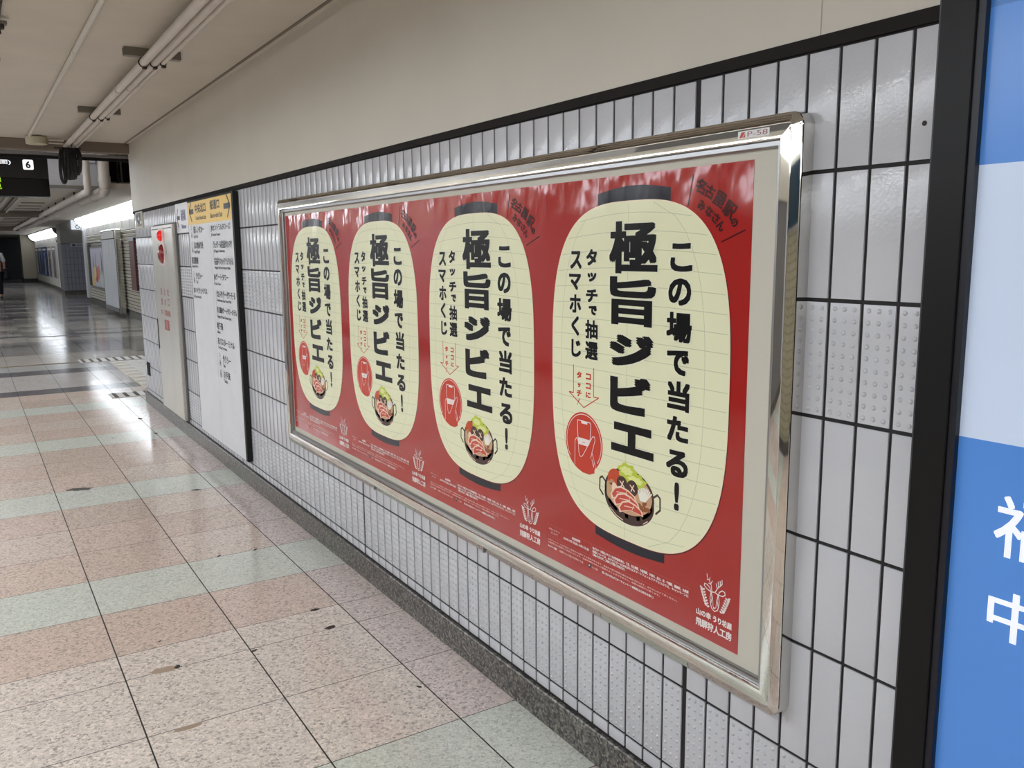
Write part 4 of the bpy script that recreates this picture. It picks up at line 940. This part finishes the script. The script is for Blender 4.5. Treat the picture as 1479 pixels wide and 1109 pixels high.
tact('tactile_field', .12, 1.6, 9.3, 11.9, 'field of small tan paving blocks between the two striped rows', 'field')

# ------------------------------------------------------------------ passer-by far down the corridor
def person():
    skin = mat('skin', (186, 146, 122), .5); hair = mat('hair black', (18, 15, 15), .5); shirt = mat('white shirt', (226, 228, 232), .7); tr = mat('dark trousers', (18, 18, 26), .8); pack = mat('grey backpack', (116, 108, 98), .7); bagm = mat('navy coat over arm', (14, 16, 28), .8); shoe = mat('black shoe', (14, 13, 14), .4)
    root = empty('person', (-.56, 31, 0))
    def skinned(name, V, E, R, m, root_i=0, sub=2):
        me = bpy.data.meshes.new(name); me.from_pydata(V, E, []); me.materials.append(m); o = bpy.data.objects.new(name, me); COL.objects.link(o); o.parent = root
        md = o.modifiers.new('skin', 'SKIN'); md.use_smooth_shade = True
        for i, r in enumerate(R): me.skin_vertices[0].data[i].radius = r if isinstance(r, tuple) else (r, r)
        for i in range(len(R)): me.skin_vertices[0].data[i].use_root = (i == root_i)
        s = o.modifiers.new('sub', 'SUBSURF'); s.levels = sub; s.render_levels = sub
        return o
    V = [(0, 0, .88), (0, 0, 1.10), (0, .01, 1.32), (0, .01, 1.43), (0, .03, 1.50), (0, .04, 1.59), (0, .035, 1.66),
         (.09, 0, .84), (.095, .10, .48), (.09, .02, .09), (.09, .13, .04), (-.09, 0, .84), (-.095, -.04, .47), (-.09, -.26, .13), (-.09, -.16, .05),
         (.17, .01, 1.36), (.235, -.03, 1.10), (.23, .05, .88), (.23, .07, .78), (-.17, .01, 1.36), (-.235, .03, 1.10), (-.225, .15, .92), (-.22, .18, .84)]
    E = [(0, 1), (1, 2), (2, 3), (3, 4), (4, 5), (5, 6), (0, 7), (7, 8), (8, 9), (9, 10), (0, 11), (11, 12), (12, 13), (13, 14), (2, 15), (15, 16), (16, 17), (17, 18), (2, 19), (19, 20), (20, 21), (21, 22)]
    R = [(.15, .11), (.14, .10), (.16, .11), .055, .06, (.08, .095), .06, .085, .058, .04, .035, .085, .058, .04, .035, .055, .042, .034, .038, .055, .042, .034, .038]
    skinned('body', V, E, R, skin)
    skinned('shirt', [(0, 0, .90), (0, 0, 1.12), (0, .01, 1.33), (0, .01, 1.42), (.18, .01, 1.37), (.24, -.03, 1.12), (-.18, .01, 1.37), (-.24, .03, 1.12)], [(0, 1), (1, 2), (2, 3), (2, 4), (4, 5), (2, 6), (6, 7)], [(.165, .125), (.16, .115), (.175, .125), .07, .072, .068, .072, .068], shirt)
    skinned('trousers', [(0, 0, .93), (.09, 0, .82), (.095, .10, .48), (.09, .025, .12), (-.09, 0, .82), (-.095, -.04, .47), (-.09, -.25, .16)], [(0, 1), (1, 2), (2, 3), (0, 4), (4, 5), (5, 6)], [(.165, .13), .105, .08, .07, .105, .08, .07], tr)
    skinned('hair', [(0, .0, 1.56), (0, .025, 1.66), (0, .05, 1.70)], [(0, 1), (1, 2)], [(.085, .07), (.095, .10), .06], hair)
    skinned('backpack', [(0, -.17, 1.02), (0, -.18, 1.2), (0, -.15, 1.36)], [(0, 1), (1, 2)], [(.15, .085), (.16, .10), (.12, .06)], pack)
    skinned('coat_over_arm', [(.26, .05, .96), (.27, .03, .74), (.26, .02, .56)], [(0, 1), (1, 2)], [(.09, .10), (.12, .15), (.10, .12)], bagm)
    for s, (x, y, z) in enumerate(((.09, .06, .04), (-.09, -.2, .06))):
        skinned('shoe', [(x, y-.06, z+.02), (x, y+.08, z)], [(0, 1)], [(.05, .05), (.045, .035)], shoe)
    tag(root, 'person in white shirt with grey backpack walking away at the far left edge', 'person')
person()
